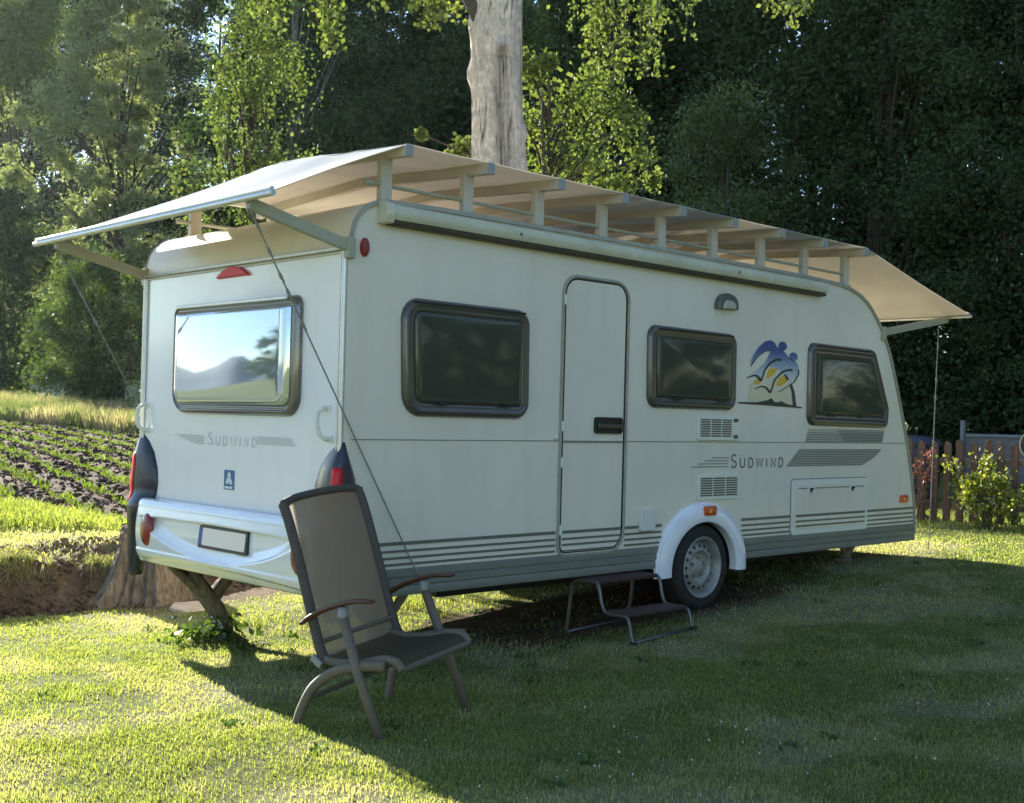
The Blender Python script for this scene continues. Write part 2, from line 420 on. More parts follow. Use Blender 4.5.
for r0, r1, dens, wd in ((2.6, 5.4, 13500, .0034), (5.4, 8, 8200, .0042), (8, 11.5, 3600, .006), (11.5, 17, 1700, .011)):
    lo = CAM - 1; 
    x, y = scatter(CAM[0] - 1.6, CAM[0] + r1, CAM[1] - .5, CAM[1] + r1, dens)
    r = np.hypot(x - CAM[0], y - CAM[1])
    k = (r >= r0) & (r < r1) & in_view(x, y, 17) & (soil_mask(x, y) < .3)
    bare = np.clip(dirt_mask(x, y) * 1.05 + under_mask(x, y) * .92, 0, 1)
    thin = .25 + .75 * ss(fbm(x, y, .35, 71), .25, .6)
    k &= (rng.random(len(x)) > bare) & (rng.random(len(x)) < thin)
    k &= ~((x > .1) & (x < 5.9) & (y > 1.0) & (y < 2.1) & (rng.random(len(x)) < .3))
    x, y, r = x[k], y[k], r[k]
    gxs.append(x); gys.append(y); gws.append(np.full(len(x), wd) * rng.uniform(.7, 1.4, len(x)))
    ghs.append(rng.uniform(.008, .027, len(x)) * (.5 + 1.0 * fbm(x, y, .28, 72)))
x = np.concatenate(gxs); y = np.concatenate(gys); w = np.concatenate(gws); h = np.concatenate(ghs)
edge = ss(x, 8.1, 8.5) * (1 - ss(x, 8.9, 9.3)); h *= 1 + 3.2 * edge
edge2 = np.exp(-((y - 1.9) / .35) ** 2) * ((x > .6) & (x < 6)); h *= 1 + 1.6 * edge2 * fbm(x, y, .3, 74)
topb = ss(y, 4.3, 4.6); h *= 1 + .9 * topb
tall = ss(fy(x, y), 5.5, 5.9) * (1 - ss(fy(x, y), 8.3, 8.6)) * (x < 6) * (y > 4); h *= 1 + 2.6 * tall
n1 = fbm(x, y, .5, 51)[:, None]; n2 = fbm(x, y, 2.2, 52)[:, None]; rv = rng.random((len(x), 1))
c = (GREEN * (1 - n1) + GREEN2 * n1) * (.78 + .44 * n2) * (.7 + .6 * rv)
dm = (np.clip(dry_mask(x, y) * .8 + (rng.random(len(x)) < .12) * .6, 0, 1) * (1 - tall))[:, None]
c = c * (1 - dm) + DRY * (.8 + .5 * rv) * dm
blades(x, y, h, w, rng.uniform(.2, 1.0, len(x)), c, 'grass', M['blade'], label='short mown lawn grass, part in sun and part in shade', cat='grass')

# crop seedlings in rows, tall meadow grass behind them
def crop():
    P = []
    for k in range(-40, 30):
        t = np.arange(5, 40, .12); t = t + rng.uniform(-.04, .04, len(t))
        y = t; n = k * .58 - .12 * np.sin(y * .22)
        x = (n + y * ROW.x) / ROW.y + rng.normal(0, .03, len(t))
        keep = (soil_mask(x, y) > .4) & in_view(x, y, 2) & (rng.random(len(t)) < .3 + .45 * ss(fbm(x, y, 1.1, 81), .3, .6)) & (x < 9.8)
        P.append(np.stack([x[keep], y[keep]], 1))
    P = np.concatenate(P); P = np.repeat(P, 7, 0) + rng.normal(0, .05, (len(P) * 7, 2))
    n = len(P)
    c = np.array([.13, .20, .03]) * rng.uniform(.7, 1.35, (n, 1))
    blades(P[:, 0], P[:, 1], rng.uniform(.06, .16, n), rng.uniform(.010, .020, n), rng.uniform(.4, 1.0, n), c, 'crop_rows', M['blade'],
           label='young green crop plants in rows across the ploughed field', cat='crop')
    x, y = scatter(-4, 10, 5, 38, 320)
    k = (soil_mask(x, y) > .2) & in_view(x, y, 2) & (fbm(x, y, .8, 83) + .22 * np.cos(2 * PI * row_phase(x, y)) > .55); x, y = x[k], y[k]; n = len(x)
    blades(x, y, rng.uniform(.03, .10, n), rng.uniform(.014, .03, n), rng.uniform(.5, 1, n), np.array([.12, .16, .04]) * rng.uniform(.6, 1.3, (n, 1)), 'field_weeds', M['blade'],
           label='small weeds sprouting between the crop rows', cat='weeds')
crop()
def meadow():
    x, y = scatter(9.6, 13.5, 12, 44, 330)
    k = in_view(x, y, 3) & (x + .8 * (fbm(x, y, 2.0, 15) - .5) > 9.8); x, y = x[k], y[k]; n = len(x)
    h = rng.uniform(.30, .80, n) * (.5 + .9 * fbm(x, y, 2.2, 91))
    pink = (rng.random(n) < .7 * ss(fbm(x, y, 2.5, 92), .35, .6))[:, None]
    c = np.array([.125, .155, .085]) * rng.uniform(.7, 1.5, (n, 1)) * (1 - pink) + np.array([.36, .30, .265]) * rng.uniform(.7, 1.2, (n, 1)) * pink
    blades(x, y, h, rng.uniform(.014, .034, n), rng.uniform(.1, .5, n), c, 'tall_grass', M['blade'], label='tall uncut meadow grass with pale pinkish seed heads at the field edge', cat='tall grass')
meadow()
def clover():
    mb = MB()
    pts = [(rng.normal(-.1, .55), rng.normal(-2.25, .4)) for _ in range(45)] + [(rng.uniform(-.5, 4.5), rng.uniform(-3, -.4)) for _ in range(22)] + [(4.1, -.35), (4.16, -.33)]
    for px, py in pts:
        z = float(gz(px, py)) + .03
        s = rng.uniform(.003, .006)
        v = [(px + s * math.cos(t), py + s * math.sin(t), z) for t in (0, 1.57, 3.14, 4.71)] + [(px, py, z + s * 1.2), (px, py, z - s)]
        mb.add(v, [(0, 1, 4), (1, 2, 4), (2, 3, 4), (3, 0, 4), (1, 0, 5), (2, 1, 5), (3, 2, 5), (0, 3, 5)])
    o = mb.build('clover_flowers', M['white'])
    tag(o, 'tiny white clover flowers dotted over the shaded lawn', 'flowers', kind='stuff')
clover()
def clods():
    r_ = np.random.default_rng(13); mb_v, mb_f = [], []
    t = (1 + 5 ** .5) / 2
    ico = np.array([(-1, t, 0), (1, t, 0), (-1, -t, 0), (1, -t, 0), (0, -1, t), (0, 1, t), (0, -1, -t), (0, 1, -t), (t, 0, -1), (t, 0, 1), (-t, 0, -1), (-t, 0, 1)]) / 1.9
    fi = np.array([(0, 11, 5), (0, 5, 1), (0, 1, 7), (0, 7, 10), (0, 10, 11), (1, 5, 9), (5, 11, 4), (11, 10, 2), (10, 7, 6), (7, 1, 8), (3, 9, 4), (3, 4, 2), (3, 2, 6), (3, 6, 8), (3, 8, 9), (4, 9, 5), (2, 4, 11), (6, 2, 10), (8, 6, 7), (9, 8, 1)])
    xa, ya = r_.uniform(-1.2, 2.2, 5200), r_.uniform(3.45, 5.3, 5200); ka = dirt_mask(xa, ya) > r_.random(5200) * .9
    xb, yb = r_.uniform(-2, 9.7, 26000), r_.uniform(7, 34, 26000); kb = (soil_mask(xb, yb) > .6) & in_view(xb, yb, 2)
    xc, yc = r_.uniform(.8, 4.8, 900), r_.uniform(-.3, 1.4, 900); kc = under_mask(xc, yc) > .5
    x = np.concatenate([xa[ka], xb[kb], xc[kc]]); y = np.concatenate([ya[ka], yb[kb], yc[kc]]); n = len(x)
    s = np.concatenate([.006 + .030 * r_.random(ka.sum()) ** 3.5, .015 + .05 * r_.random(kb.sum()) ** 3, .004 + .016 * r_.random(kc.sum()) ** 3])
    P = ico[None] * s[:, None, None] * r_.uniform(.6, 1.4, (n, 12, 1)) * np.array([1, 1, .75]); P[:, :, 0] += x[:, None]; P[:, :, 1] += y[:, None]; P[:, :, 2] += (gz(x, y) + s * .2)[:, None]
    F = (fi[None] + np.arange(n)[:, None, None] * 12).reshape(-1, 3)
    c = ground_col(x, y) * r_.uniform(.6, 1.5, (n, 1)); c = np.repeat(c, 12, 0)
    o = np_mesh('soil_clods', P.reshape(-1, 3), F, g.data.materials[0], col=c); tag(o, 'crumbs and clods of bare soil on the bank and the field', 'soil', kind='stuff')
clods()
def overhang():
    r_ = np.random.default_rng(15); x = r_.uniform(-1.5, 1.9, 3400); y = 4.16 + .34 * (vnoise(x, x * 0, .8, 3) - .5) + r_.normal(0, .06, 3400)
    k = fbm(x, y, .22, 47) > .52; x, y = x[k], y[k]; n = len(x); rv = r_.random((n, 1))
    blades(x, y, r_.uniform(.05, .16, n), r_.uniform(.004, .008, n), r_.uniform(.4, 1.8, n), (GREEN * rv + DRY * (1 - rv)) * r_.uniform(.5, 1.1, (n, 1)), 'bank_grass', M['blade'], label='dry grass tufts hanging over the edge of the earth bank', cat='grass', droop=.8)
overhang()
def rosettes():
    r_ = np.random.default_rng(9); n = 200
    x = r_.uniform(-3, 7, n); y = r_.uniform(-4, 3.2, n); k = in_view(x, y, 2) & (fbm(x, y, .9, 45) > .48); x, y = x[k], y[k]
    px = np.repeat(x, 12) + r_.normal(0, .03, len(x) * 12); py = np.repeat(y, 12) + r_.normal(0, .03, len(x) * 12); n = len(px)
    blades(px, py, r_.uniform(.02, .045, n), r_.uniform(.010, .020, n), r_.uniform(.9, 1.6, n), np.array([.09, .16, .04]) * r_.uniform(.6, 1.4, (n, 1)), 'lawn_weeds', M['blade'], label='low broad-leaved weeds scattered through the lawn', cat='weeds', droop=.45)
rosettes()

# ------------------------------------------------------------------ caravan
van = empty('caravan', (0, 0, 0))
tag(van, 'white touring caravan parked on the lawn under a cream rain canopy', 'caravan')
W = 2.2
PROF = [(0.0, .53), (0.0, 2.30), (.002, 2.39), (.022, 2.47), (.050, 2.515), (.088, 2.552), (.135, 2.58), (.185, 2.597), (.235, 2.606), (.6, 2.616), (2.4, 2.622), (4.3, 2.614), (4.76, 2.600), (4.93, 2.575), (5.08, 2.538), (5.19, 2.488), (5.275, 2.428), (5.36, 2.355), (5.44, 2.275), (5.515, 2.175), (5.582, 2.072),
        (5.67, 1.885), (5.748, 1.705), (5.82, 1.53), (5.882, 1.365), (5.937, 1.20), (5.981, 1.062), (6.02, .90), (6.045, .764), (6.052, .66), (6.052, .56), (6.03, .52)]
ARC = [(3.055 + .365 * math.cos(t), .47 + .335 * math.sin(t)) for t in np.linspace(0, PI, 19)]
def body():
    mb = MB()
    notched = PROF + [(3.42, .52)] + ARC + [(2.69, .52)]
    for prof, y0, y1 in ((notched, 0, .33), (PROF, .33, 1.87), (notched, 1.87, W)):
        mb.loft([[(x, y0, z) for x, z in prof], [(x, y1, z) for x, z in prof]])
    return mb.build('body', M['side'], van, auto=35)
body()

def inset_poly(c, d):
    n = len(c); out = []
    area = sum(c[i][0] * c[(i + 1) % n][1] - c[(i + 1) % n][0] * c[i][1] for i in range(n))
    sg = 1 if area > 0 else -1
    L = []
    for i in range(n):
        (x0, y0), (x1, y1) = c[i], c[(i + 1) % n]
        l = math.hypot(x1 - x0, y1 - y0); nx_, ny_ = -(y1 - y0) / l * sg, (x1 - x0) / l * sg
        L.append((x0 + nx_ * d, y0 + ny_ * d, (x1 - x0) / l, (y1 - y0) / l))
    for i in range(n):
        ax, ay, adx, ady = L[i - 1]; bx, by, bdx, bdy = L[i]
        den = adx * bdy - ady * bdx
        if abs(den) < 1e-6: out.append((bx, by)); continue
        t = ((bx - ax) * bdy - (by - ay) * bdx) / den
        out.append((ax + adx * t, ay + ady * t))
    return out
def rpoly(c, r, d=0, seg=6):
    """convex polygon inset by d with rounded corners of radius r-d"""
    p = inset_poly(c, d) if d else list(c)
    n = len(p); out = []
    rs = r if isinstance(r, (list, tuple)) else [r] * n
    for i in range(n):
        rr = max(rs[i] - d, .006)
        P = Vector(p[i]); A = (Vector(p[i - 1]) - P).normalized(); B = (Vector(p[(i + 1) % n]) - P).normalized()
        ang = A.angle(B); t = rr / math.tan(ang / 2)
        ctr = P + (A + B).normalized() * (rr / math.sin(ang / 2))
        s = P + A * t - ctr; e = P + B * t - ctr
        a0 = math.atan2(s.y, s.x); a1 = math.atan2(e.y, e.x)
        da = (a1 - a0 + PI) % (2 * PI) - PI
        for k in range(seg + 1):
            q = a0 + da * k / seg
            out.append((ctr.x + rr * math.cos(q), ctr.y + rr * math.sin(q)))
    return out
S = lambda pts, d: [(u, -d, v) for u, v in pts]        # onto the door side, d metres proud
B = lambda pts, d: [(-d, u, v) for u, v in pts]        # onto the rear, d metres proud
rect = lambda x0, z0, x1, z1: [(x0, z0), (x1, z0), (x1, z1), (x0, z1)]
def plate(pts, d0, d1, fn=S, mb=None):
    mb = mb or MB(); mb.loft([fn(pts, d0), fn(pts, d1)]); return mb

# outline strip round the side, both sides
def outline(name, y, s):
    mb = MB()
    outer = PROF[1:-1]
    inner = []
    cx, cz = 3.0, 1.5
    full = inset_poly(PROF, .018)
    inner = full[1:-1]
    a = [(p[0], y, p[1]) for p in outer]; b = [(p[0], y + s * .014, p[1]) for p in inset_poly(PROF, -.006)[1:-1]]
    c_ = [(p[0], y + s * .016, p[1]) for p in full[1:-1]]; d_ = [(p[0], y, p[1]) for p in full[1:-1]]
    n = len(outer); v = a + b + c_ + d_
    f = [(q * n + i, q * n + i + 1, ((q + 1) % 4) * n + i + 1, ((q + 1) % 4) * n + i) for q in range(4) for i in range(n - 1)]
    mb.add(v, f)
    mb.build(name, M['trim'], van, auto=40)
outline('edge_trim', 0.0, -1); outline('edge_trim', W, 1)

# rear wall sheet, rails
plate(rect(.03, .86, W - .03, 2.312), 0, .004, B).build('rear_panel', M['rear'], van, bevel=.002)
mb = MB(); mb.box((-.007, W / 2, 2.330), (.022, W - .01, .022)); mb.box((-.010, W / 2, 2.306), (.012, W - .02, .010))
mb.build('rear_rail', M['alu'], van, bevel=.004)
for y in (.014, W - .014):
    mb = MB(); mb.tube([(-.008, y, 1.0), (-.008, y, 2.31)], .016, 10); mb.tube([(-.012, y + (.026 if y < 1 else -.026), 1.0), (-.012, y + (.026 if y < 1 else -.026), 2.31)], .006, 8)
    mb.build('corner_rail', M['alu'], van, auto=40)

# rear bumper: moulded shell with a recessed number-plate scoop
def bumper():
    mb = MB()
    nu, nv = 150, 64
    def prof(z):   # how far it stands off the wall
        if z > .865: return .045 + .055 * math.sqrt(max(0, 1 - ((z - .865) / .05) ** 2))
        if z > .60: return .10 + .018 * math.sin((.865 - z) / .265 * PI * .9)
        return .112 - .05 * ((.60 - z) / .09) ** 1.6
    def P(u, v):
        y = .095 + u * (W - .19); z = .915 - v * .405
        y_ = abs(y - W / 2) / (W / 2 - .094)
        plan = (1 - y_ ** 22) ** .5 if y_ < 1 else 0
        o = prof(z) * (.15 + .85 * plan)
        # scoop: straight upper edge, curved lower edge
        t = (y - W / 2) / .90
        if abs(t) < 1:
            top = .815 - .012 * t * t; low = .805 - .205 * (1 - t * t) ** .8
            if low < z < top:
                o -= .045 * min(1, (top - z) / .012) * min(1, (z - low) / .06) ** .6
        # lower lip groove
        t2 = (y - W / 2) / .97
        if abs(t2) < 1:
            e = .588 - .055 * (abs(t2)) ** 2 * 0 - .02
            if z < .575 - .03 * (t2 * t2): o -= .018 * min(1, (.575 - .03 * t2 * t2 - z) / .012)
        return (-o, y, z)
    mb.grid(P, nu, nv)
    # ends close back against the side
    o = mb.build('bumper', M['gel'], van, smooth=True)
    md = o.modifiers.new('s', 'SOLIDIFY'); md.thickness = .012; md.offset = -1
    return o
bump = bumper()
pl_ = empty('number_plate', (0, 0, 0)); pl_.parent = van
mb = MB(); q = rpoly(rect(.755, .672, 1.285, .802), .012, seg=3)
rotp = lambda pts, d: [(-d - (.80 - v) * .10, u, v) for u, v in pts]
mb.loft([rotp(q, .062), rotp(q, .082)]); mb.build('plate_holder', M['platerim'], pl_)
q = rpoly(rect(.772, .690, 1.238, .790), .008, seg=3); mb = MB(); mb.loft([rotp(q, .082), rotp(q, .085)]); mb.build('plate_face', M['plate'], pl_)
q = rpoly(rect(1.240, .690, 1.272, .790), .006, seg=3); mb = MB(); mb.loft([rotp(q, .082), rotp(q, .0855)]); mb.build('plate_band', M['blue'], pl_)
for y in (1.885, .21):
    mb = MB(); mb.lathe([(.088, 0), (.088, .012), (.075, .024), (.04, .03), (.0001, .032)], 28, (-.100, y, .725), (-1, 0, 0), (0, .78, 0), (0, 0, 1.15)); mb.build('reflector', M['dred'], van, smooth=True)

# corner fins
def fin(side):
    mb = MB(); y0 = 0 if side < 0 else W; s = -side
    zs = np.linspace(1.325, .405, 30)
    def wr(z):   # width on the rear face
        return np.interp(z, [.405, .47, .56, .65, .75, .90, 1.0, 1.1, 1.2, 1.27, 1.31, 1.325], [.03, .09, .14, .155, .165, .215, .245, .235, .185, .115, .05, .012])
    def wsd(z):  # reach on the side face
        return np.interp(z, [.405, .5, .65, .9, 1.05, 1.15, 1.25, 1.325], [.02, .05, .10, .115, .10, .075, .035, .008])
    def bul(z):
        return np.interp(z, [.405, .55, .8, 1.0, 1.2, 1.325], [.012, .034, .056, .066, .05, .008])
    loops = []
    for z in zs:
        a, b, c_ = wr(z), wsd(z), bul(z)
        off = -.06 * float(ss(.95 - z, 0, .15)) * (1 if z < .95 else 0)
        off = -.055 * float(ss(-z, -.95, -.86))
        pts = [(off * .9 - .002, s * a), (off - .3 * c_ - .004, s * a * .9), (off - .75 * c_, s * a * .55), (off * .9 - 1.0 * c_, s * a * .18), (off * .6 - .85 * c_, -s * c_ * .30), (-.2 * c_, -s * c_ * .55), (b * .5, -s * c_ * .45), (b, -s * .004), (b, s * .01)]
        loops.append([(p[0], y0 + p[1], z) for p in pts])
    mb.loft(loops); o = mb.build('corner_fin', M['fin'], van, smooth=True)
    # tail lamp glass follows the fin
    mb = MB(); loops = []
    for z in np.linspace(1.195, .88, 16):
        a, b, c_ = wr(z), wsd(z), bul(z); off = -.055 * float(ss(-z, -.95, -.86))
        t = min(1.0, (1.195 - z) / .10); e = .006 * math.sin(min(1, (1.195 - z) / .02 + .02) * PI / 2) * (1 if z > .92 else .1)
        pts = [(off * .9 - .93 * c_ - e, s * a * .10), (off * .85 - .98 * c_ - e, s * a * .08), (off * .75 - .94 * c_ - e, s * (a * .05 - c_ * .13)), (off * .6 - .85 * c_ - e, -s * (c_ * .31 + e)), (-.30 * c_, -s * (c_ * .50 + e)), (-.28 * c_, -s * c_ * .3), (-.5 * c_, s * a * .05)]
        loops.append([(p[0], y0 + p[1], z) for p in pts])
    mb.loft(loops); mb.build('tail_lamp', M['red'], o, smooth=True)
fin(-1); fin(1)

# high brake light, grab handles, rear window
mb = MB()
arc = [(.92 + .365 * k / 14, 2.250 + .062 * math.sin(PI * k / 14) ** .8) for k in range(15)]
mb.loft([B(arc, .004), B([(1.1 + (p[0] - 1.1) * .95, 2.255 + (p[1] - 2.25) * .9) for p in arc], .03)]); mb.build('brake_light', M['red'], van, bevel=.004)
for y in (.135, W - .06):
    mb = MB(); mb.tube([(-.004, y - .025, 1.338), (-.035, y - .025, 1.338), (-.055, y, 1.36), (-.06, y + .02, 1.42), (-.055, y + .02, 1.475), (-.035, y, 1.498), (-.004, y, 1.498)], .0125, 10)
    mb.box((-.008, y - .025, 1.338), (.012, .05, .035)); mb.box((-.008, y, 1.498), (.012, .05, .035))
    mb.build('grab_handle', M['white'], van, auto=45)
def window(corners, r, fn, fm, pm, wf=.075, depth=.035, dome=.016, name='window'):
    fr = MB()
    Lp = lambda d, o: fn(rpoly(corners, r, d), o)
    fr.loft([Lp(0, 0), Lp(.002, .012), Lp(.012, depth * .75), Lp(.026, depth), Lp(wf * .52, depth * .94), Lp(wf * .60, depth * .80), Lp(wf * .72, depth * .80), Lp(wf, depth * .9), Lp(wf, .004)], False, False)
    f = fr.build('window_frame', fm, van, smooth=True)
    f.name = name
    pn = MB(); base = rpoly(corners, r, wf * .98); cx = sum(p[0] for p in base) / len(base); cz = sum(p[1] for p in base) / len(base)
    loops = []
    for s, q in ((1, 0), (.99, .35), (.975, .65), (.955, .86), (.93, .96), (.90, 1)):
        loops.append(fn([(cx + (p[0] - cx) * s, cz + (p[1] - cz) * s) for p in base], depth * .82 + dome * q))
    pn.loft(loops, False, True); pn.build('pane', pm, f, smooth=True)
    return f
W1 = [(.375, 1.467), (1.322, 1.465), (1.312, 2.108), (.350, 2.110)]
f = window(W1, [.13, .10, .10, .12], S, M['winframe'], M['pane'])
f2 = window([(2.415, 1.562), (3.382, 1.562), (3.380, 2.106), (2.405, 2.112)], .085, S, M['winframe'], M['pane'])
f3 = window([(4.322, 1.472), (5.520, 1.462), (5.540, 1.63), (5.30, 2.108), (4.322, 2.112)], [.08, .06, .06, .09, .08], S, M['winframe'], M['pane'], wf=.10)
fr_ = window([(.385, 1.448), (1.752, 1.448), (1.748, 2.120), (.385, 2.112)], [.12, .14, .07, .07], B, M['rframe'], M['rpane'], wf=.06, depth=.05, dome=.035)
# catches at the foot of the panes, hinge strip along the top
for fo, x0, x1, z0, z1 in ((f, .44, 1.24, 1.55, 2.085), (f2, 2.50, 3.30, 1.635, 2.085), (f3, 4.42, 5.20, 1.56, 2.085)):
    for t in (.18, .78):
        mb = MB(); x = x0 + (x1 - x0) * t; mb.bar((x, -.05, z0), (x + .09, -.05, z0 - .012), .014, .012); mb.build('catch', M['black'], fo, bevel=.003)
    mb = MB(); mb.bar((x0 - .02, -.030, z1), (x1 + .02, -.030, z1), .02, .012); mb.build('hinge_strip', M['black'], fo, bevel=.003)
mb = MB(); mb.bar((-.062, .46, 2.093), (-.062, 1.68, 2.098), .012, .02); mb.build('hinge_strip', M['alu'], fr_, bevel=.004)

# letters as pen strokes
def strokes(letter):
    A = lambda cx, cy, rx, ry, a0, a1, n=10: [(cx + rx * math.cos(R(a0 + (a1 - a0) * k / n)), cy + ry * math.sin(R(a0 + (a1 - a0) * k / n))) for k in range(n + 1)]
    if letter == 'S': return [A(.5, .76, .42, .24, 30, 250, 12)[:-2] + [(.42, .55), (.6, .46)] + A(.5, .25, .44, .25, 60, -160, 12)]
    if letter == 'U': return [[(.08, 1), (.08, .3)] + A(.5, .3, .42, .3, 180, 360, 10) + [(.92, 1)]]
    if letter == 'Ü': return strokes('U') + [[(.28, 1.22), (.28, 1.30)], [(.72, 1.22), (.72, 1.30)]]
    if letter == 'D': return [[(.1, 0), (.1, 1), (.4, 1)] + A(.4, .5, .5, .5, 90, -90, 12) + [(.1, 0)]]
    if letter == 'W': return [[(0, 1), (.25, 0), (.5, .95), (.75, 0), (1, 1)]]
    if letter == 'I': return [[(.5, 0), (.5, 1)]]
    if letter == 'N': return [[(.1, 0), (.1, 1), (.9, 0), (.9, 1)]]
def lettering(x0, x1, z0, hS, hs, sw, fn, flip, m, parent, d):
    mb = MB()
    word = 'SÜDWIND'; wid = [1.05, 1, 1, 1.25, .35, 1, 1]; gap = .62
    tot = sum(wid) + gap * 6; u = (x1 - x0) / tot; x = 0
    for i, ch in enumerate(word):
        hh = hS if i == 0 else hs
        for st in strokes(ch):
            pts = [((x + p[0] * wid[i]) * u, p[1] * hh) for p in st]
            lft, rgt = [], []
            for k, p in enumerate(pts):
                a_ = Vector(pts[max(k - 1, 0)]); b_ = Vector(pts[min(k + 1, len(pts) - 1)]); dd = (b_ - a_).normalized(); nn = Vector((-dd.y, dd.x)) * sw / 2
                lft.append((p[0] + nn.x, p[1] + nn.y)); rgt.append((p[0] - nn.x, p[1] - nn.y))
            tr = lambda q: (x1 - q[0], z0 + q[1]) if flip else (x0 + q[0], z0 + q[1])
            n = len(pts)
            v = fn([tr(q) for q in lft], d) + fn([tr(q) for q in rgt], d)
            mb.add(v, [(k, k + 1, n + k + 1, n + k) for k in range(n - 1)])
        x += wid[i] + gap
    mb.build('lettering', m, parent)
lettering(3.362, 4.02, 1.160, .090, .066, .011, S, False, M['line'], van, .003)
lettering(.815, 1.352, 1.272, .070, .052, .008, B, True, M['dlight'], van, .008)
# speed-line stripes
def lines(name, rows, m, fn, d, parent=van):
    mb = MB()
    for (xa, xb, z, t, sl, sr) in rows:
        mb.add(fn([(xa, z), (xb, z), (xb + sr, z + t), (xa + sl, z + t)], d), [(0, 1, 2, 3)])
    mb.build(name, m, parent)
lines('swoosh_left', [(3.12 - .075 * k, 3.33, 1.226 - .0205 * k, .0065, .02, 0) for k in range(4)], M['decal'], S, .003)
rows = []
for k in range(10):
    z = 1.292 - .0135 * k
    rows.append((4.22 - .018 * k, 5.455 - .016 * k - .0018 * k * k, z - .010, .0065 + .0035 * (1 if k > 0 else .5), .012, .012))
lines('swoosh_right', rows, M['decal'], S, .003)
lines('swoosh_right', [(4.75 + .03 * k, 5.44 - .016 * k - .0018 * k * k, 1.2855 - .0135 * k - .0035, .0055, .012, .012) for k in range(9)], M['decal'], S, .0036)
rows = []
for k in range(8):
    z = 1.452 - .0138 * k
    rows.append((4.345 - .006 * k, 5.502 - .004 * k, z - .010, .004 + .0045 * min(1, k / 3), .01, .004))
lines('swoosh_upper', rows, M['decal'], S, .003)
lines('swoosh_upper', [(4.75 + .02 * k, 5.50 - .004 * k, 1.442 - .0138 * k - .0035, .0045, .01, .004) for k in range(7)], M['decal'], S, .0036)
lines('rear_swoosh', [(1.40, 1.76 - .05 * k, 1.318 - .0095 * k, .006, 0, 0) for k in range(6)] + [(.80 - .012 * k - .33 + .05 * k * 0, .805, 1.328 - .0095 * k, .006, 0, 0) for k in range(5)], M['dlight'], B, .008)

# stripes and skirt along the foot of the side
segs = [(.03, 1.585), (2.222, 2.60), (3.50, 4.125), (5.25, 6.02)]
rows = []
for a0, b0 in segs:
    for z, t in ((.775, .019), (.736, .014), (.700, .014), (.665, .014)):
        rows.append((a0, b0 if b0 < 6 else b0 + (.78 - z) * .05, z, t, 0, 0))
lines('stripes', rows, M['line'], S, .004)
mb = MB()
for a0, b0 in ((.012, 2.585), (3.515, 6.045)):
    loops = []
    pr_ = [(.0, .650), (.008, .650), (.010, .640), (.010, .607), (.004, .602), (.004, .596), (.012, .590), (.012, .560), (.005, .553), (.008, .545), (.014, .525), (.010, .505), (-.02, .505), (-.02, .650)]
    mb.loft([[(a0, -d, z) for d, z in pr_], [(b0, -d, z) for d, z in pr_]])
mb.build('skirt', M['skirt'], van, auto=30)
mb = MB(); mb.box((3.0, -.001, 1.340), (5.9, .004, .005)); mb.build('panel_seam', M['decal'], van)

# door
door = MB(); DC = [(1.628, .648), (2.180, .648), (2.186, 2.338), (1.632, 2.336)]
door.loft([S(rpoly(DC, [.05, .12, .10, .10]), -.002), S(rpoly(DC, [.05, .12, .10, .10]), .007)])
dr = door.build('door', M['side'], van, bevel=.002)
mb = MB(); OC = [(1.592, .630), (2.218, .630), (2.224, 2.366), (1.596, 2.364)]; rr = [.075, .15, .13, .13]
mb.ring([S(rpoly(OC, rr, 0), 0), S(rpoly(OC, rr, .004), .012), S(rpoly(OC, rr, .017), .014), S(rpoly(OC, rr, .024), .002)])
mb.build('door_frame', M['trim'], dr, auto=50)
mb = MB(); mb.ring([S(rpoly(OC, rr, .0245), .002), S(rpoly(OC, rr, .0255), .009), S(rpoly(OC, rr, .033), .009), S(rpoly(OC, rr, .034), .002)]); mb.build('gasket', M['black'], dr)
mb = MB(); mb.box((1.906, -.010, 1.337), (.545, .008, .012)); mb.build('split_line', M['decal'], dr)
mb = MB(); q = rpoly(rect(1.902, 1.388, 2.162, 1.492), .02)
mb.ring([S(q, .007), S(q, .022), S(rpoly(rect(1.902, 1.388, 2.162, 1.492), .02, .014), .022), S(rpoly(rect(1.902, 1.388, 2.162, 1.492), .02, .016), .009)]); mb.loft([S(rpoly(rect(1.902, 1.388, 2.162, 1.492), .02, .015), .008), S(rpoly(rect(1.902, 1.388, 2.162, 1.492), .02, .016), .0095)])
hn = mb.build('door_handle', M['black'], dr)
mb = MB(); mb.bar((1.925, -.026, 1.436), (2.14, -.026, 1.436), .016, .030); mb.build('grip', M['winframe'], hn, bevel=.005)
for z in (2.20, 1.43, 1.21, .80):
    mb = MB(); mb.tube([(1.612, -.020, z - .03), (1.612, -.020, z + .03)], .010, 8); mb.build('hinge', M['white'], dr)
rows = [(1.635, 2.175 if z > .7 else 2.16, z, t, 0, 0) for z, t in ((.775, .019), (.736, .014), (.700, .014), (.665, .010))]
lines('door_stripes', rows, M['line'], S, .009, dr)

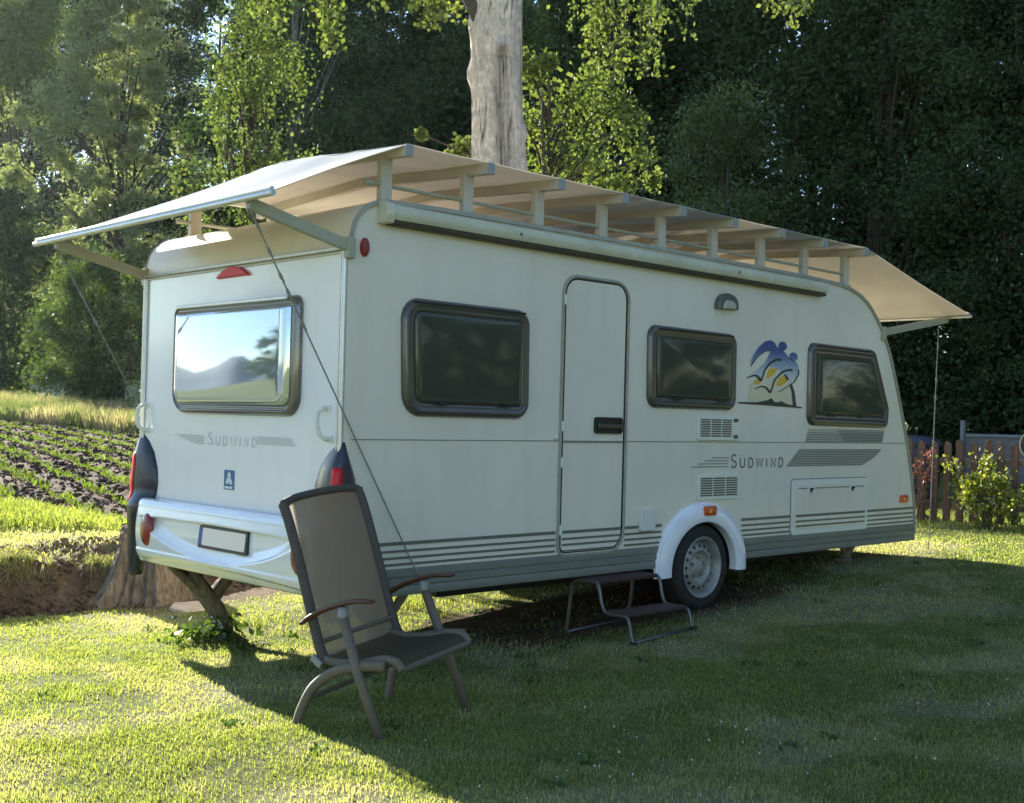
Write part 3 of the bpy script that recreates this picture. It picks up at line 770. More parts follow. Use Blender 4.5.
# fridge vents
def vent(x0, z0, x1, z1, solid):
    q = rpoly(rect(x0, z0, x1, z1), .02); mb = MB(); mb.loft([S(q, 0), S(q, .014)]); v = mb.build('vent', M['vent'], van, bevel=.003)
    mb = MB(); xr = x1 - (.105 if solid else .022); nr = 8
    for k in range(nr):
        z = z0 + .022 + (z1 - z0 - .044) * (k + .5) / nr
        for c_ in range(3):
            xa = x0 + .022 + (xr - x0 - .022) * c_ / 3 + .008; xb = x0 + .022 + (xr - x0 - .022) * (c_ + 1) / 3 - .008
            mb.box(((xa + xb) / 2, -.0155, z), (xb - xa, .006, (z1 - z0 - .044) / nr * .55))
    mb.build('grille', M['slot'], v)
    if solid:
        for z in (z0 + .025, z1 - .03):
            mb = MB(); mb.box((x1 - .06, -.0145, z), (.05, .008, .024)); mb.build('screw_block', M['slot'], v)
vent(2.955, 1.353, 3.452, 1.524, True); vent(2.970, .940, 3.450, 1.118, False)

# service hatch
q = rpoly(rect(4.132, .640, 5.240, 1.058), .035); mb = MB(); mb.loft([S(q, 0), S(q, .012)]); hf = mb.build('service_hatch', M['vent'], van, bevel=.004)
q = rpoly(rect(4.175, .682, 5.197, 1.020), .02); mb = MB(); mb.loft([S(q, .012), S(q, .0155)]); mb.build('hatch_panel', M['side'], hf, bevel=.002)
q = rect(4.128, .636, 5.244, 1.062); mb = MB(); mb.ring([S(rpoly(q, .04, -.004), 0), S(rpoly(q, .04, -.004), .003), S(rpoly(q, .04, .002), .003), S(rpoly(q, .04, .002), 0)]); mb.build('hatch_gap', M['decal'], hf)
mb = MB(); mb.box((4.69, -.0165, .992), (.95, .003, .008)); mb.build('hatch_line', M['decal'], hf)
for x in (4.385, 4.99):
    mb = MB(); q = rpoly(rect(x - .045, .945, x + .045, 1.008), .014); mb.loft([S(q, .014), S(q, .022)]); l_ = mb.build('latch', M['white'], hf, bevel=.003)
    mb = MB(); mb.box((x - .01, -.024, .978), (.028, .006, .034)); mb.box((x + .018, -.024, .985), (.014, .006, .014)); mb.build('lock', M['black'], l_)
rows = [(4.18, 5.19, z, t, 0, 0) for z, t in ((.775, .019), (.736, .014), (.700, .014))]
lines('hatch_stripes', rows, M['line'], S, .0175, hf)

# socket flap, knob, lamps
q = rpoly(rect(2.362, .757, 2.504, .889), .012); mb = MB(); mb.loft([S(q, 0), S(q, .03)]); sk = mb.build('socket_flap', M['white'], van, bevel=.005)
mb = MB(); mb.lathe([(.016, 0), (.016, .015), (.010, .022)], 14, (1.566, 0, 1.362), (0, -1, 0), (1, 0, 0), (0, 0, 1)); mb.build('door_stop', M['white'], van)
def oval(name, x, z, rx, rz, m, d=.022, base=True, parent=van):
    mb = MB(); mb.lathe([(1.0, 0), (1.0, d * .6), (.9, d * .9), (.5, d)], 20, (x, 0, z), (0, -1, 0), (rx, 0, 0), (0, 0, rz)); return mb.build(name, m, parent, auto=50)
oval('marker_lamp', .099, 2.342, .026, .050, M['dred'])
def orange(x, z, w, h, d0):
    q = rpoly(rect(x - w / 2, z - h / 2, x + w / 2, z + h / 2), .02); mb = MB(); mb.loft([S(q, d0), S(q, d0 + .016), S(rpoly(rect(x - w / 2, z - h / 2, x + w / 2, z + h / 2), .02, .008), d0 + .022)]); o = mb.build('side_reflector', M['orange'], van, auto=40)
    mb = MB(); mb.box((x - w * .12, -d0 - .023, z), (w * .22, .003, h * .4)); mb.build('lens_mark', mat('lens_pale', (.75, .35, .2), .3), o)
orange(3.065, .868, .135, .066, .042); orange(5.848, .868, .125, .062, 0)
mb = MB(); q = [(3.128, 2.268), (3.372, 2.278), (3.372, 2.315), (3.355, 2.352), (3.32, 2.376), (3.25, 2.386), (3.185, 2.374), (3.148, 2.345), (3.128, 2.305)]
mb.loft([S(q, 0), S(q, .03), S([(3.25 + (p[0] - 3.25) * .85, 2.31 + (p[1] - 2.31) * .85) for p in q], .045)]); lp = mb.build('porch_lamp', mat('lamp_housing', (.10, .105, .09), .4), van)
mb = MB(); mb.loft([S([(3.175, 2.272), (3.325, 2.277), (3.325, 2.31), (3.29, 2.335), (3.21, 2.335), (3.175, 2.305)], .044), S([(3.19, 2.277), (3.31, 2.282), (3.31, 2.31), (3.28, 2.327), (3.22, 2.327), (3.19, 2.305)], .055)]); mb.build('lamp_glass', mat('lamp_glass', (.45, .44, .36), .2), lp)

# emblem: flying figures over a sun, with hill line
def emblem():
    em = empty('emblem', (0, 0, 0)); em.parent = van
    Z_ = lambda p: (3.433 + (p[0] - 80) / 640 * .823 * 1.0 + 0, 1.6235 + (733 - p[1]) / 630 * .468)
    Q = lambda pts: [Z_(p) for p in pts]
    def grad(name, stops):
        m = bpy.data.materials.new(name); m.use_nodes = True; nt = m.node_tree; N = nt.nodes; L = nt.links; b = N['Principled BSDF']
        tc = N.new('ShaderNodeTexCoord'); sx = N.new('ShaderNodeSeparateXYZ'); mr = N.new('ShaderNodeMapRange'); r = N.new('ShaderNodeValToRGB')
        L.new(tc.outputs['Object'], sx.inputs['Vector']); L.new(sx.outputs['Z'], mr.inputs['Value'])
        mr.inputs['From Min'].default_value = 1.62; mr.inputs['From Max'].default_value = 2.11
        L.new(mr.outputs['Result'], r.inputs['Fac'])
        e = r.color_ramp.elements
        e[0].position, e[0].color = stops[0][0], (*stops[0][1], 1); e[1].position, e[1].color = stops[-1][0], (*stops[-1][1], 1)
        for p, c_ in stops[1:-1]:
            q = e.new(p); q.color = (*c_, 1)
        L.new(r.outputs['Color'], b.inputs['Base Color']); b.inputs['Roughness'].default_value = .35
        return m
    blue = grad('print_blue', [(.35, (.66, .70, .68)), (.55, (.36, .44, .52)), (.78, (.065, .11, .30)), (1, (.04, .065, .22))])
    cream = grad('print_cream', [(0, (.70, .60, .40)), (.3, (.72, .64, .46)), (.5, (.74, .70, .56))])
    yel = mat('print_yellow', (.72, .44, .05), .35); blk = mat('print_black', (.035, .04, .04), .35)
    def poly(name, polys, m, d):
        mb = MB()
        for p in polys: mb.add(S(Q(p), d), [tuple(range(len(p)))])
        o = mb.build(name, m, em)
        bm = bmesh.new(); bm.from_mesh(o.data); bmesh.ops.triangulate(bm, faces=bm.faces); bm.to_mesh(o.data); bm.free()
    def stroke(pts, wd):
        n = len(pts); L_, R_ = [], []
        for k, p in enumerate(pts):
            a_ = Vector(pts[max(k - 1, 0)]); b_ = Vector(pts[min(k + 1, n - 1)]); dd = (b_ - a_).normalized(); t = k / (n - 1)
            w_ = (wd[0] if isinstance(wd, tuple) else wd) * (1 - t) + (wd[1] if isinstance(wd, tuple) else wd) * t
            nn = Vector((-dd.y, dd.x)) * w_ / 2; L_.append((p[0] + nn.x, p[1] + nn.y)); R_.append((p[0] - nn.x, p[1] - nn.y))
        return L_ + R_[::-1]
    circ = lambda x, y, r: [(x + r * math.cos(t), y + r * math.sin(t)) for t in np.linspace(0, 2 * PI, 19)[:-1]]
    poly('sun_glow', [[(170, 715), (190, 560), (240, 500), (300, 510), (345, 400), (450, 340), (560, 430), (600, 540), (615, 730)]], cream, .0026)
    poly('sun', [[(338, 482), (370, 384), (455, 374), (440, 420), (410, 446), (370, 476)], [(440, 545), (470, 470), (530, 432), (562, 486), (545, 515), (480, 552)], [(218, 530), (245, 498), (292, 512), (280, 545), (235, 548)]], yel, .0034)
    poly('figure', [[(178, 345), (215, 265), (265, 180), (325, 118), (380, 102), (420, 120), (446, 165), (500, 185), (520, 200), (560, 246), (610, 280), (655, 300), (675, 350), (665, 420), (600, 500), (560, 480), (520, 425), (480, 395), (440, 372), (350, 360), (300, 480), (250, 458), (150, 490), (250, 410), (330, 330), (360, 265), (382, 208), (330, 210), (270, 250), (215, 320), (188, 378), (205, 315)],
                    circ(503, 147, 45), circ(618, 245, 45)], blue, .0042)
    poly('hills', [[(80, 728), (260, 722), (350, 700), (400, 676), (430, 712), (470, 712), (500, 700), (560, 728), (720, 752), (720, 764), (380, 750), (80, 742)]], blk, .005)
    poly('outline', [stroke([(150, 494), (205, 466), (250, 462), (292, 512)], (8, 26)), stroke([(292, 512), (325, 405), (375, 330), (440, 288), (492, 286)], (14, 26)), stroke([(230, 596), (290, 564), (340, 572), (388, 622)], (8, 24)), stroke([(388, 622), (428, 490), (495, 415), (555, 384), (608, 380)], (14, 26)),
                     stroke([(472, 610), (560, 550), (635, 495), (672, 420), (672, 368)], (6, 16)), stroke([(530, 432), (565, 482)], 22), stroke([(595, 530), (622, 610), (640, 748)], (26, 34)), stroke([(382, 205), (330, 212), (250, 275), (188, 372)], (8, 12))], blk, .0058)
emblem()
# club sticker on the rear
st = MB(); st.loft([B(rect(1.044, 1.016, 1.156, 1.130), .004), B(rect(1.044, 1.016, 1.156, 1.130), .0065)]); so = st.build('sticker', M['sticker'], van)
mb = MB(); mb.add(B([(1.136, 1.052), (1.128, 1.078), (1.112, 1.085), (1.118, 1.11), (1.096, 1.122), (1.080, 1.106), (1.084, 1.085), (1.068, 1.072), (1.060, 1.05), (1.086, 1.046), (1.10, 1.06), (1.112, 1.046)], .0075), [tuple(range(12))]); mb.add(B(rect(1.058, 1.022, 1.146, 1.036), .0075), [(0, 1, 2, 3)])
mb.build('sticker_print', mat('sticker_white', (.62, .72, .76), .4), so)

# wheel and arch
def wheel(y, s):
    wl = empty('wheel', (3.055, y, .475)); wl.parent = van
    bpy.context.view_layer.update()
    prof = [(.205, -.085), (.255, -.09), (.285, -.08), (.297, -.055), (.300, 0), (.297, .055), (.285, .08), (.255, .09), (.205, .085)]
    mb = MB(); mb.ring([[(3.055 + r_ * math.cos(2 * PI * k / 56), y + s * a_, .475 + r_ * math.sin(2 * PI * k / 56)) for k in range(56)] for r_, a_ in prof]); t = mb.build('tyre', M['rubber'], wl, auto=50)
    mb = MB(); mb.lathe([(.208, .080), (.212, .090), (.206, .094), (.196, .088), (.186, .060), (.176, .035), (.172, .034), (.165, .045), (.150, .056), (.128, .066), (.115, .066), (.104, .050), (.085, .042), (.06, .046), (.045, .060), (.036, .064), (.0001, .064)], 56, (3.055, y, .475), (0, s, 0), (1, 0, 0), (0, 0, 1), cap=False); rm = mb.build('rim', M['steelrim'], wl, auto=45)
    mb = MB()
    for k in range(16):
        a_ = 2 * PI * k / 16; mb.lathe([(.0135, 0), (.0125, .004)], 10, (3.055 + .147 * math.cos(a_), y + s * .0555, .475 + .147 * math.sin(a_)), (-.0 * math.cos(a_), s, 0), (math.cos(a_ + PI / 2), 0, math.sin(a_ + PI / 2)), (math.cos(a_) * .9, -s * .45, math.sin(a_) * .9))
    mb.build('rim_slots', M['black'], rm)
    mb = MB()
    for k in range(5):
        a_ = 2 * PI * k / 5 + .3; mb.lathe([(.013, 0), (.013, .016), (.008, .02)], 6, (3.055 + .066 * math.cos(a_), y + s * .043, .475 + .066 * math.sin(a_)), (0, s, 0), (1, 0, 0), (0, 0, 1))
    mb.build('wheel_nuts', M['galv'], rm)
wheel(.085, -1); wheel(W - .085, 1)
mb = MB()
loops = []
for t in np.linspace(0, PI, 25):
    c_, s_ = math.cos(t), math.sin(t)
    q = [(3.055 + (.362) * c_, .02, .47 + .332 * s_), (3.055 + .362 * c_, .325, .47 + .332 * s_), (3.055 + .35 * c_, .325, .47 + .32 * s_), (3.055 + .35 * c_, .02, .47 + .32 * s_)]
    loops.append(q)
mb.loft(loops); mb.add([(2.7, .322, .3), (3.41, .322, .3), (3.41, .322, .81), (2.7, .322, .81)], [(0, 1, 2, 3)]); mb.build('wheel_well', M['black'], van)
def arch(y, s):
    mb = MB(); loops = []
    ts = np.linspace(-.10, PI + .10, 37)
    for t in ts:
        c_, s_ = math.cos(t), math.sin(t)
        ox, oz = 3.035 + .497 * c_, .478 + .447 * max(s_, -.2) ; ix, iz = 3.038 + .364 * c_, .470 + .318 * max(s_, -.3)
        wd = 1.0
        ox += .01 * c_
        P = lambda k, d: (ix + (ox - ix) * k, y + s * d, iz + (oz - iz) * k)
        loops.append([P(1, .0), P(.98, .016), P(.90, .020), P(.87, .034), P(.6, .047), P(.25, .050), P(.05, .044), P(0, .034), P(0, -.02), P(.3, -.01)])
    mb.loft(loops); mb.build('wheel_arch', M['gel'], van, auto=30)
arch(0, -1); arch(W, 1)

# awning casing below the roof edge
mb = MB()
pr_ = [(0.0, 2.585), (-.035, 2.588), (-.070, 2.575), (-.082, 2.550), (-.080, 2.518), (-.066, 2.500), (0, 2.498)]
mb.loft([[(.190, y, z) for y, z in pr_], [(4.47, y, z - .004) for y, z in pr_]])
ac = mb.build('awning_casing', M['casing'], van, auto=40)
mb = MB(); pr_ = [(.0, 2.497), (-.058, 2.497), (-.066, 2.486), (-.050, 2.474), (0, 2.474)]
mb.loft([[(.235, y, z) for y, z in pr_], [(4.47, y, z - .004) for y, z in pr_]]); mb.build('awning_rail', mat('awning_rail', (.10, .088, .06), .6, var=.4, vscale=14), ac)
mb = MB(); q = [(0.0, 2.592), (-.045, 2.595), (-.086, 2.578), (-.092, 2.52), (-.075, 2.478), (0, 2.478)]; mb.loft([[(.178, y, z) for y, z in q], [(.235, y, z) for y, z in q]]); mb.build('end_cap', M['casing'], ac, bevel=.006)
mb = MB(); mb.lathe([(.010, 0), (.010, .006)], 8, (1.16, -.081, 2.535), (0, -1, 0), (1, 0, 0), (0, 0, 1)); mb.lathe([(.010, 0), (.010, .006)], 8, (3.3, -.081, 2.535), (0, -1, 0), (1, 0, 0), (0, 0, 1)); mb.build('casing_screws', M['galv'], ac)

# chassis, steadies
mb = MB(); mb.box((3.3, .55, .44), (4.4, .06, .14)); mb.box((3.3, 1.65, .44), (4.4, .06, .14)); mb.box((3.055, 1.1, .44), (.09, 2.0, .09)); mb.box((3.0, 1.1, .512), (5.9, 2.1, .02)); mb.build('chassis', M['black'], van)
def steady(y, x0, x1, xb):
    zb = float(gz(x1, y)) + .02
    mb = MB(); mb.bar((x0, y, .50), (x1, y, zb), .085, .055, up=(0, 1, 0)); mb.bar((x0 + .07, y - .03, .50), (x1 - .02, y - .03, zb + .05), .03, .03, up=(0, 1, 0)); mb.bar((xb, y - .02, .51), ((x0 + x1) / 2 + .03, y - .02, .30), .045, .03, up=(0, 1, 0))
    mb.bar((x0 - .14, y - .01, .51), ((x0 + x1) / 2 - .03, y - .01, .29), .035, .03, up=(0, 1, 0)); mb.box((x1 + .01, y, zb - .005), (.13, .11, .03))
    mb.build('support_leg', M['galv'], van, bevel=.006)
steady(.22, .32, .50, .62); steady(2.0, 5.55, 5.40, 5.3); steady(.30, 5.55, 5.40, 5.3)

# forked branch propping the far rear corner
def prop():
    t = empty('wooden_prop', (.50, 2.0, .02)); tag(t, 'weathered forked branch propping up the rear corner of the caravan', 'prop')
    r_ = np.random.default_rng(8)
    def limb(pts, rad, name):
        pts = bez(pts, 7); n = 18; loops = []; N_ = len(pts); ph = r_.random(3) * 6
        for i, p in enumerate(pts):
            d = (pts[min(i + 1, N_ - 1)] - pts[max(i - 1, 0)]).normalized(); x = d.cross(Vector((0, 1, 0))).normalized(); y = d.cross(x); q = i / (N_ - 1); r0 = rad[0] * (1 - q) + rad[1] * q
            loops.append([p + (x * math.cos(a_) + y * math.sin(a_)) * r0 * (1 + .13 * math.sin(3 * a_ + ph[0] + q) + .09 * math.sin(7 * a_ + ph[1] + 2 * q) + .06 * (r_.random() - .5)) for a_ in np.linspace(0, 2 * PI, n + 1)[:-1]])
        mb = MB(); mb.loft(loops); mb.build(name, M['propwood'], t, smooth=True)
    limb([(.52, 1.98, -.06), (.49, 1.98, .08), (.41, 1.98, .22), (.30, 1.99, .36), (.22, 2.0, .515)], (.062, .055), 'stem')
    limb([(.40, 1.98, .22), (.45, 1.97, .30), (.53, 1.96, .40), (.62, 1.95, .515)], (.050, .036), 'fork')
    limb([(.36, 1.98, .28), (.24, 1.97, .37), (.13, 1.96, .46), (.08, 1.96, .515)], (.036, .024), 'fork')
M['propwood'] = mat('weathered_wood', (.26, .215, .155), .9, var=.6, vscale=10, bump=.9, bscale=40, col2=(.09, .07, .05), stretch=(3, 3, .6))
prop()

# ------------------------------------------------------------------ rain canopy
can = empty('rain_canopy', (2.5, 1.1, 2.62))
tag(can, 'cream tarpaulin rain canopy on white posts and beams over the caravan roof', 'canopy')
BX = [.30, .89, 1.465, 2.045, 2.635, 3.215, 3.80, 4.385, 4.985]
def ridge(y):
    return .058 * min(y + .1, 2.3 - y)
for x in BX:
    mb = MB()
    for y0, y1 in ((-.10, 1.1), (1.1, 2.30)):
        mb.bar((x, y0, 2.868 + ridge(y0)), (x, y1, 2.868 + ridge(y1)), .045, .062)
    bm_ = mb.build('beam', M['frame'], can, bevel=.004)
    for y in (-.105, 2.305):
        mb = MB(); mb.box((x, y, 2.868), (.049, .012, .066)); mb.build('end_cap', M['frcap'], bm_, bevel=.003)
    for y in (.085, 2.115):
        mb = MB(); zt = 2.842 + ridge(y); zr = 2.606
        mb.box((x - .012, y, (zt + zr) / 2), (.072, .045, zt - zr)); mb.box((x - .012, y, zr + .006), (.10, .075, .012)); mb.build('post', M['frame'], can, bevel=.004)
for y in (.085, 2.115):
    mb = MB(); mb.tube([(.18, y, 2.705), (5.0, y, 2.700)], .011, 8); mb.lathe([(.016, 0), (.016, .05)], 10, (.155, y, 2.705), (1, 0, 0), (0, 1, 0), (0, 0, 1)); mb.build('cross_rod', M['strut'], can, smooth=False)
RT, FT = (-.615, 2.492), (6.60, 2.474)
def sheet():
    xs = list(np.linspace(RT[0], .30, 14)[:-1]) + [a_ + (b_ - a_) * k / 6 for a_, b_ in zip(BX[:-1], BX[1:]) for k in range(6)] + list(np.linspace(BX[-1], FT[0], 18))
    ys = np.linspace(0, 1, 33)
    V_ = []
    for x in xs:
        for v in ys:
            inner0, inner1 = -.10, 2.30
            if x < .30:
                t = (.30 - x) / (.30 - RT[0]); y0 = inner0 + (.10 - t) * 0 + .11 * math.sin(PI * t) * 1 - .155 * t; y1 = W - y0
                y = y0 + (y1 - y0) * v
                z = (2.905 + ridge(y)) * (1 - t) + (RT[1] + .012) * t - .035 * math.sin(PI * t) * (1 - abs(2 * v - 1) ** 3)
            elif x > BX[-1]:
                t = (x - BX[-1]) / (FT[0] - BX[-1]); y0 = inner0 + .015 * math.sin(PI * t) - .11 * t; y1 = W - y0
                y = y0 + (y1 - y0) * v
                z = (2.905 + ridge(y)) * (1 - t) + (FT[1] + .012) * t - .02 * math.sin(PI * t) * (1 - abs(2 * v - 1) ** 3)
            else:
                y = inner0 + (inner1 - inner0) * v
                i = min(range(len(BX)), key=lambda k: abs(BX[k] - x)); dd = abs(BX[i] - x) / .295
                z = 2.905 + ridge(y) - .016 * dd * (2 - dd) * min(1, .25 + 4 * min(v, 1 - v))
            z += .022 * (float(fbm(x * 1.0 + .5 * y, y * 1.6, .6, 33, 3)) - .5) * min(1, 5 * min(v, 1 - v))
            V_.append((x, y, z))
    m_ = len(ys)
    F_ = [(i * m_ + j, i * m_ + j + 1, (i + 1) * m_ + j + 1, (i + 1) * m_ + j) for i in range(len(xs) - 1) for j in range(m_ - 1)]
    mb = MB(); mb.add(V_, F_); o = mb.build('tarpaulin', M['tarp'], can, smooth=True)
    mb = MB(); mb.add([(x, y, z - .005) for x, y, z in V_], F_); mb.build('lining', M['lining'], o, smooth=True)
sheet()
for (x, z), e0, e1 in ((RT, -.25, 2.49), (FT, -.22, 2.42)):
    mb = MB(); mb.tube([(x, e0, z), (x, e1, z)], .015, 12); mb.tube([(x + (.006 if x < 0 else -.006), e0 + .02, z + .022), (x + (.006 if x < 0 else -.006), e1 - .02, z + .022)], .013, 10)
    mb.build('edge_tube', M['alu'], can, auto=40)
for y in (-.005, W + .005):
    for a_, b_ in (((-.012, y, 2.338), (-.60, y, 2.474)), ((5.46, y, 2.262), (6.57, y, 2.452))):
        mb = MB(); mb.bar(a_, b_, .035, .060); mb.box((a_[0] + (.015 if a_[0] < 1 else -.015), y, a_[2] - .01), (.05, .05, .11)); mb.bar(b_, (b_[0] + (-.012 if a_[0] < 1 else .02), y, RT[1] if a_[0] < 1 else FT[1] - .005), .022, .022)
        mb.build('strut', M['strut'], can, bevel=.005)

# guy ropes
def rope(a_, b_, label, sag=.0, knots=(.12, .17, .3)):
    mb = MB(); a_ = Vector(a_); b_ = Vector(b_)
    mb.tube([a_.lerp(b_, t) + Vector((0, 0, -sag * 4 * t * (1 - t))) for t in np.linspace(0, 1, 13)], .0042, 6)
    for k in knots:
        p = a_.lerp(b_, k); d = (b_ - a_).normalized()
        mb.tube([p - d * .022, p - d * .008, p + d * .01, p + d * .026], [.004, .008, .009, .004], 6)
        mb.tube([p, p + Vector((.025, .0, -.03))], .004, 5)
    o = mb.build('guy_rope', M['rope']); tag(o, label, 'rope', 'guy ropes of the canopy')
rope((-.59, 2.2, 2.44), (-.05, 2.165, 1.50), 'pale guy rope from the canopy strut down to the grab handle beside the tall grass', knots=(.28, .45))
rope((-.59, -.005, 2.45), (.54, -.03, .535), 'long dark guy rope crossing the caravan corner down behind the garden chair', knots=(.04, .10, .16, .2, .28))
rope((6.42, -.005, 2.42), (6.28, -.02, float(gz(6.28, -.02)) + .02), 'pale guy rope at the caravan front, hanging before the picket fence', knots=(.1, .25, .33))
rope((6.42, 1.35, 2.46), (6.25, 1.45, 2.08), 'short loose rope end dangling below the front edge of the canopy', knots=(), sag=-.02)

# ------------------------------------------------------------------ garden chair
ch = empty('garden_chair', (-.507, -.714, .085))
tag(ch, 'high-backed brown sling garden chair with wooden armrests behind the caravan', 'chair')
ct = R(13); cU = Vector((math.cos(ct), math.sin(ct), 0)); cF = Vector((math.sin(ct), -math.cos(ct), 0)); cO = Vector((-.49, -.735, 0))
def CP(f_, u_, z_): return cO + cF * f_ + cU * u_ + Vector((0, 0, z_ + (0 if z_ < .2 else (-.035 + .10 * u_))))
back_line = bez([(-.135, .405), (-.185, .52), (-.235, .66), (-.305, .85), (-.365, 1.00), (-.408, 1.085)], 6)
u0, u1 = .01, .535
mb = MB()
def sling_surface(line, sag, ua, ub):
    n = len(line); V_ = []; m_ = 12
    for p in line:
        for j in range(m_ + 1):
            t = j / m_; d_ = sag * 4 * t * (1 - t); V_.append(CP(p.x - d_, ua + (ub - ua) * t, p.y - (0 if sag_axis == 'f' else d_)))
    return V_, [(i * (m_ + 1) + j, i * (m_ + 1) + j + 1, (i + 1) * (m_ + 1) + j + 1, (i + 1) * (m_ + 1) + j) for i in range(n - 1) for j in range(m_)]
sag_axis = 'f'
v_, f_ = sling_surface(back_line, .022, u0 + .012, u1 - .012); mb.add(v_, f_); bk = mb.build('backrest', M['sling'], ch, smooth=True)
for u_ in (u0, u1):
    mb = MB(); mb.tube([CP(p.x, u_, p.y) for p in back_line], .021, 10, flat=1.2); mb.build('back_tube', M['sleeve'], bk, smooth=True)
mb = MB(); mb.tube(bez([CP(-.408, u0, 1.085), CP(-.425, u0 + .10, 1.098), CP(-.43, (u0 + u1) / 2, 1.102), CP(-.425, u1 - .10, 1.098), CP(-.408, u1, 1.085)], 6), .018, 10); mb.build('top_rail', M['sleeve'], bk, smooth=True)
mb = MB(); mb.tube([CP(-.165, u0, .475), CP(-.18, (u0 + u1) / 2, .470), CP(-.165, u1, .475)], .012, 8); mb.build('lower_rail', M['chairtube'], bk)
seat_line = bez([(-.165, .415), (-.05, .405), (.10, .425), (.20, .450), (.275, .450), (.315, .420)], 6)
sag_axis = 'z'
mb = MB(); u1 = .50; v_, f_ = sling_surface(seat_line, .012, u0 + .012, u1 - .012); mb.add(v_, f_); se = mb.build('seat', M['sling'], ch, smooth=True)
for u_ in (u0, u1):
    mb = MB(); mb.tube([CP(p.x, u_, p.y - .004) for p in seat_line], .016, 10, flat=1.3); mb.build('seat_rail', M['chairtube'], se, smooth=True)
mb = MB(); mb.tube([CP(.312, u0, .415), CP(.312, u1, .415)], .014, 8); mb.build('seat_front_bar', M['chairtube'], se)
def sideparts(u_, uo):
    g1 = float(gz(*CP(.235, uo, 0).xy)); g2 = float(gz(*CP(-.235, uo, 0).xy))
    mb = MB(); mb.tube([CP(-.005, u_, .63), CP(.11, (u_ + uo) / 2, .37), CP(.25, uo, g1 - .01)], .026, 10, flat=.75); mb.build('leg', M['chairtube'], ch, smooth=True)
    mb = MB(); mb.tube(bez([CP(-.235, uo, g2 - .01), CP(-.20, uo, .20), CP(-.135, uo, .300), CP(-.03, (u_ + uo) / 2, .375), (CP(.10, u_, .413)), CP(.24, u_, .432)], 6), .025, 10, flat=.75); mb.build('leg', M['chairtube'], ch, smooth=True)
    mb = MB(); mb.tube(bez([CP(-.245, u_, .560), CP(-.15, u_, .618), CP(-.03, u_, .665), CP(.07, u_, .692), CP(.165, u_, .700)], 6), [.020] * 3 + [.029] * 19 + [.027, .024, .017], 12, flat=.40); a_ = mb.build('armrest', M['armwood'], ch, smooth=True)
    mb = MB(); mb.lathe([(.024, 0), (.028, .01), (.024, .05)], 12, CP(.0, u_, .61), (0, 0, 1), (1, 0, 0), (0, 1, 0)); mb.build('arm_joint', M['joint'], a_, smooth=True)
    mb = MB(); mb.bar(CP(-.175, u_ , .42), CP(-.12, u_, .385), .018, .032); mb.build('hinge_bracket', M['joint'], se, bevel=.005)
u1 = .535
sideparts(u0 - .03, -.05); sideparts(u1 + .03, .60)
mb = MB(); mb.tube([CP(-.185, -.045, .235), CP(-.185, .62, .235)], .013, 8); mb.tube([CP(.09, -.03, .375), CP(.09, .60, .375)], .013, 8); mb.build('cross_bar', M['chairtube'], ch)

# ------------------------------------------------------------------ step stool
sx0, sx1 = 1.81, 2.39
stl = empty('step_stool', (2.1, -.2, .13)); tag(stl, 'two-step folding stool with bent steel tubes and dark red treads below the door', 'step stool')
mb = MB()
for x in (sx0, sx1):
    zb = float(gz(x, .09)); zf = float(gz(x, -.44))
    mb.tube(bez([(x, .10, zb), (x, .075, .30), (x, .055, .445), (x, .02, .475), (x, -.05, .48), (x, -.135, .48), (x, -.165, .455), (x, -.19, .36), (x, -.215, .318), (x, -.25, .305), (x, -.37, .305), (x, -.405, .285), (x, -.43, .2), (x, -.445, zf + .01)], 5), .0115, 8)
mb.tube([(sx0, .095, float(gz(sx0, .1)) + .015), (sx1, .095, float(gz(sx1, .1)) + .015)], .010, 8); mb.tube([(sx0, -.442, float(gz(sx0, -.44)) + .015), (sx1, -.442, float(gz(sx1, -.44)) + .015)], .010, 8)
mb.build('frame', M['steptube'], stl, smooth=True)
for y0, y1, z in ((-.15, .045, .488), (-.385, -.225, .315)):
    mb = MB(); n = 5
    for k in range(n):
        ya = y0 + (y1 - y0) * k / n; mb.box(((sx0 + sx1) / 2, ya + (y1 - y0) / n / 2, z), (sx1 - sx0 + .01, (y1 - y0) / n - .004, .014))
    mb.box(((sx0 + sx1) / 2, (y0 + y1) / 2, z - .012), (sx1 - sx0 - .03, y1 - y0 - .01, .010)); mb.build('tread', M['tread'], stl, bevel=.003)
for x in (sx0, sx1):
    mb = MB(); mb.box((x, -.446, float(gz(x, -.44)) + .012), (.035, .04, .026)); mb.build('foot', M['black'], stl, bevel=.005)

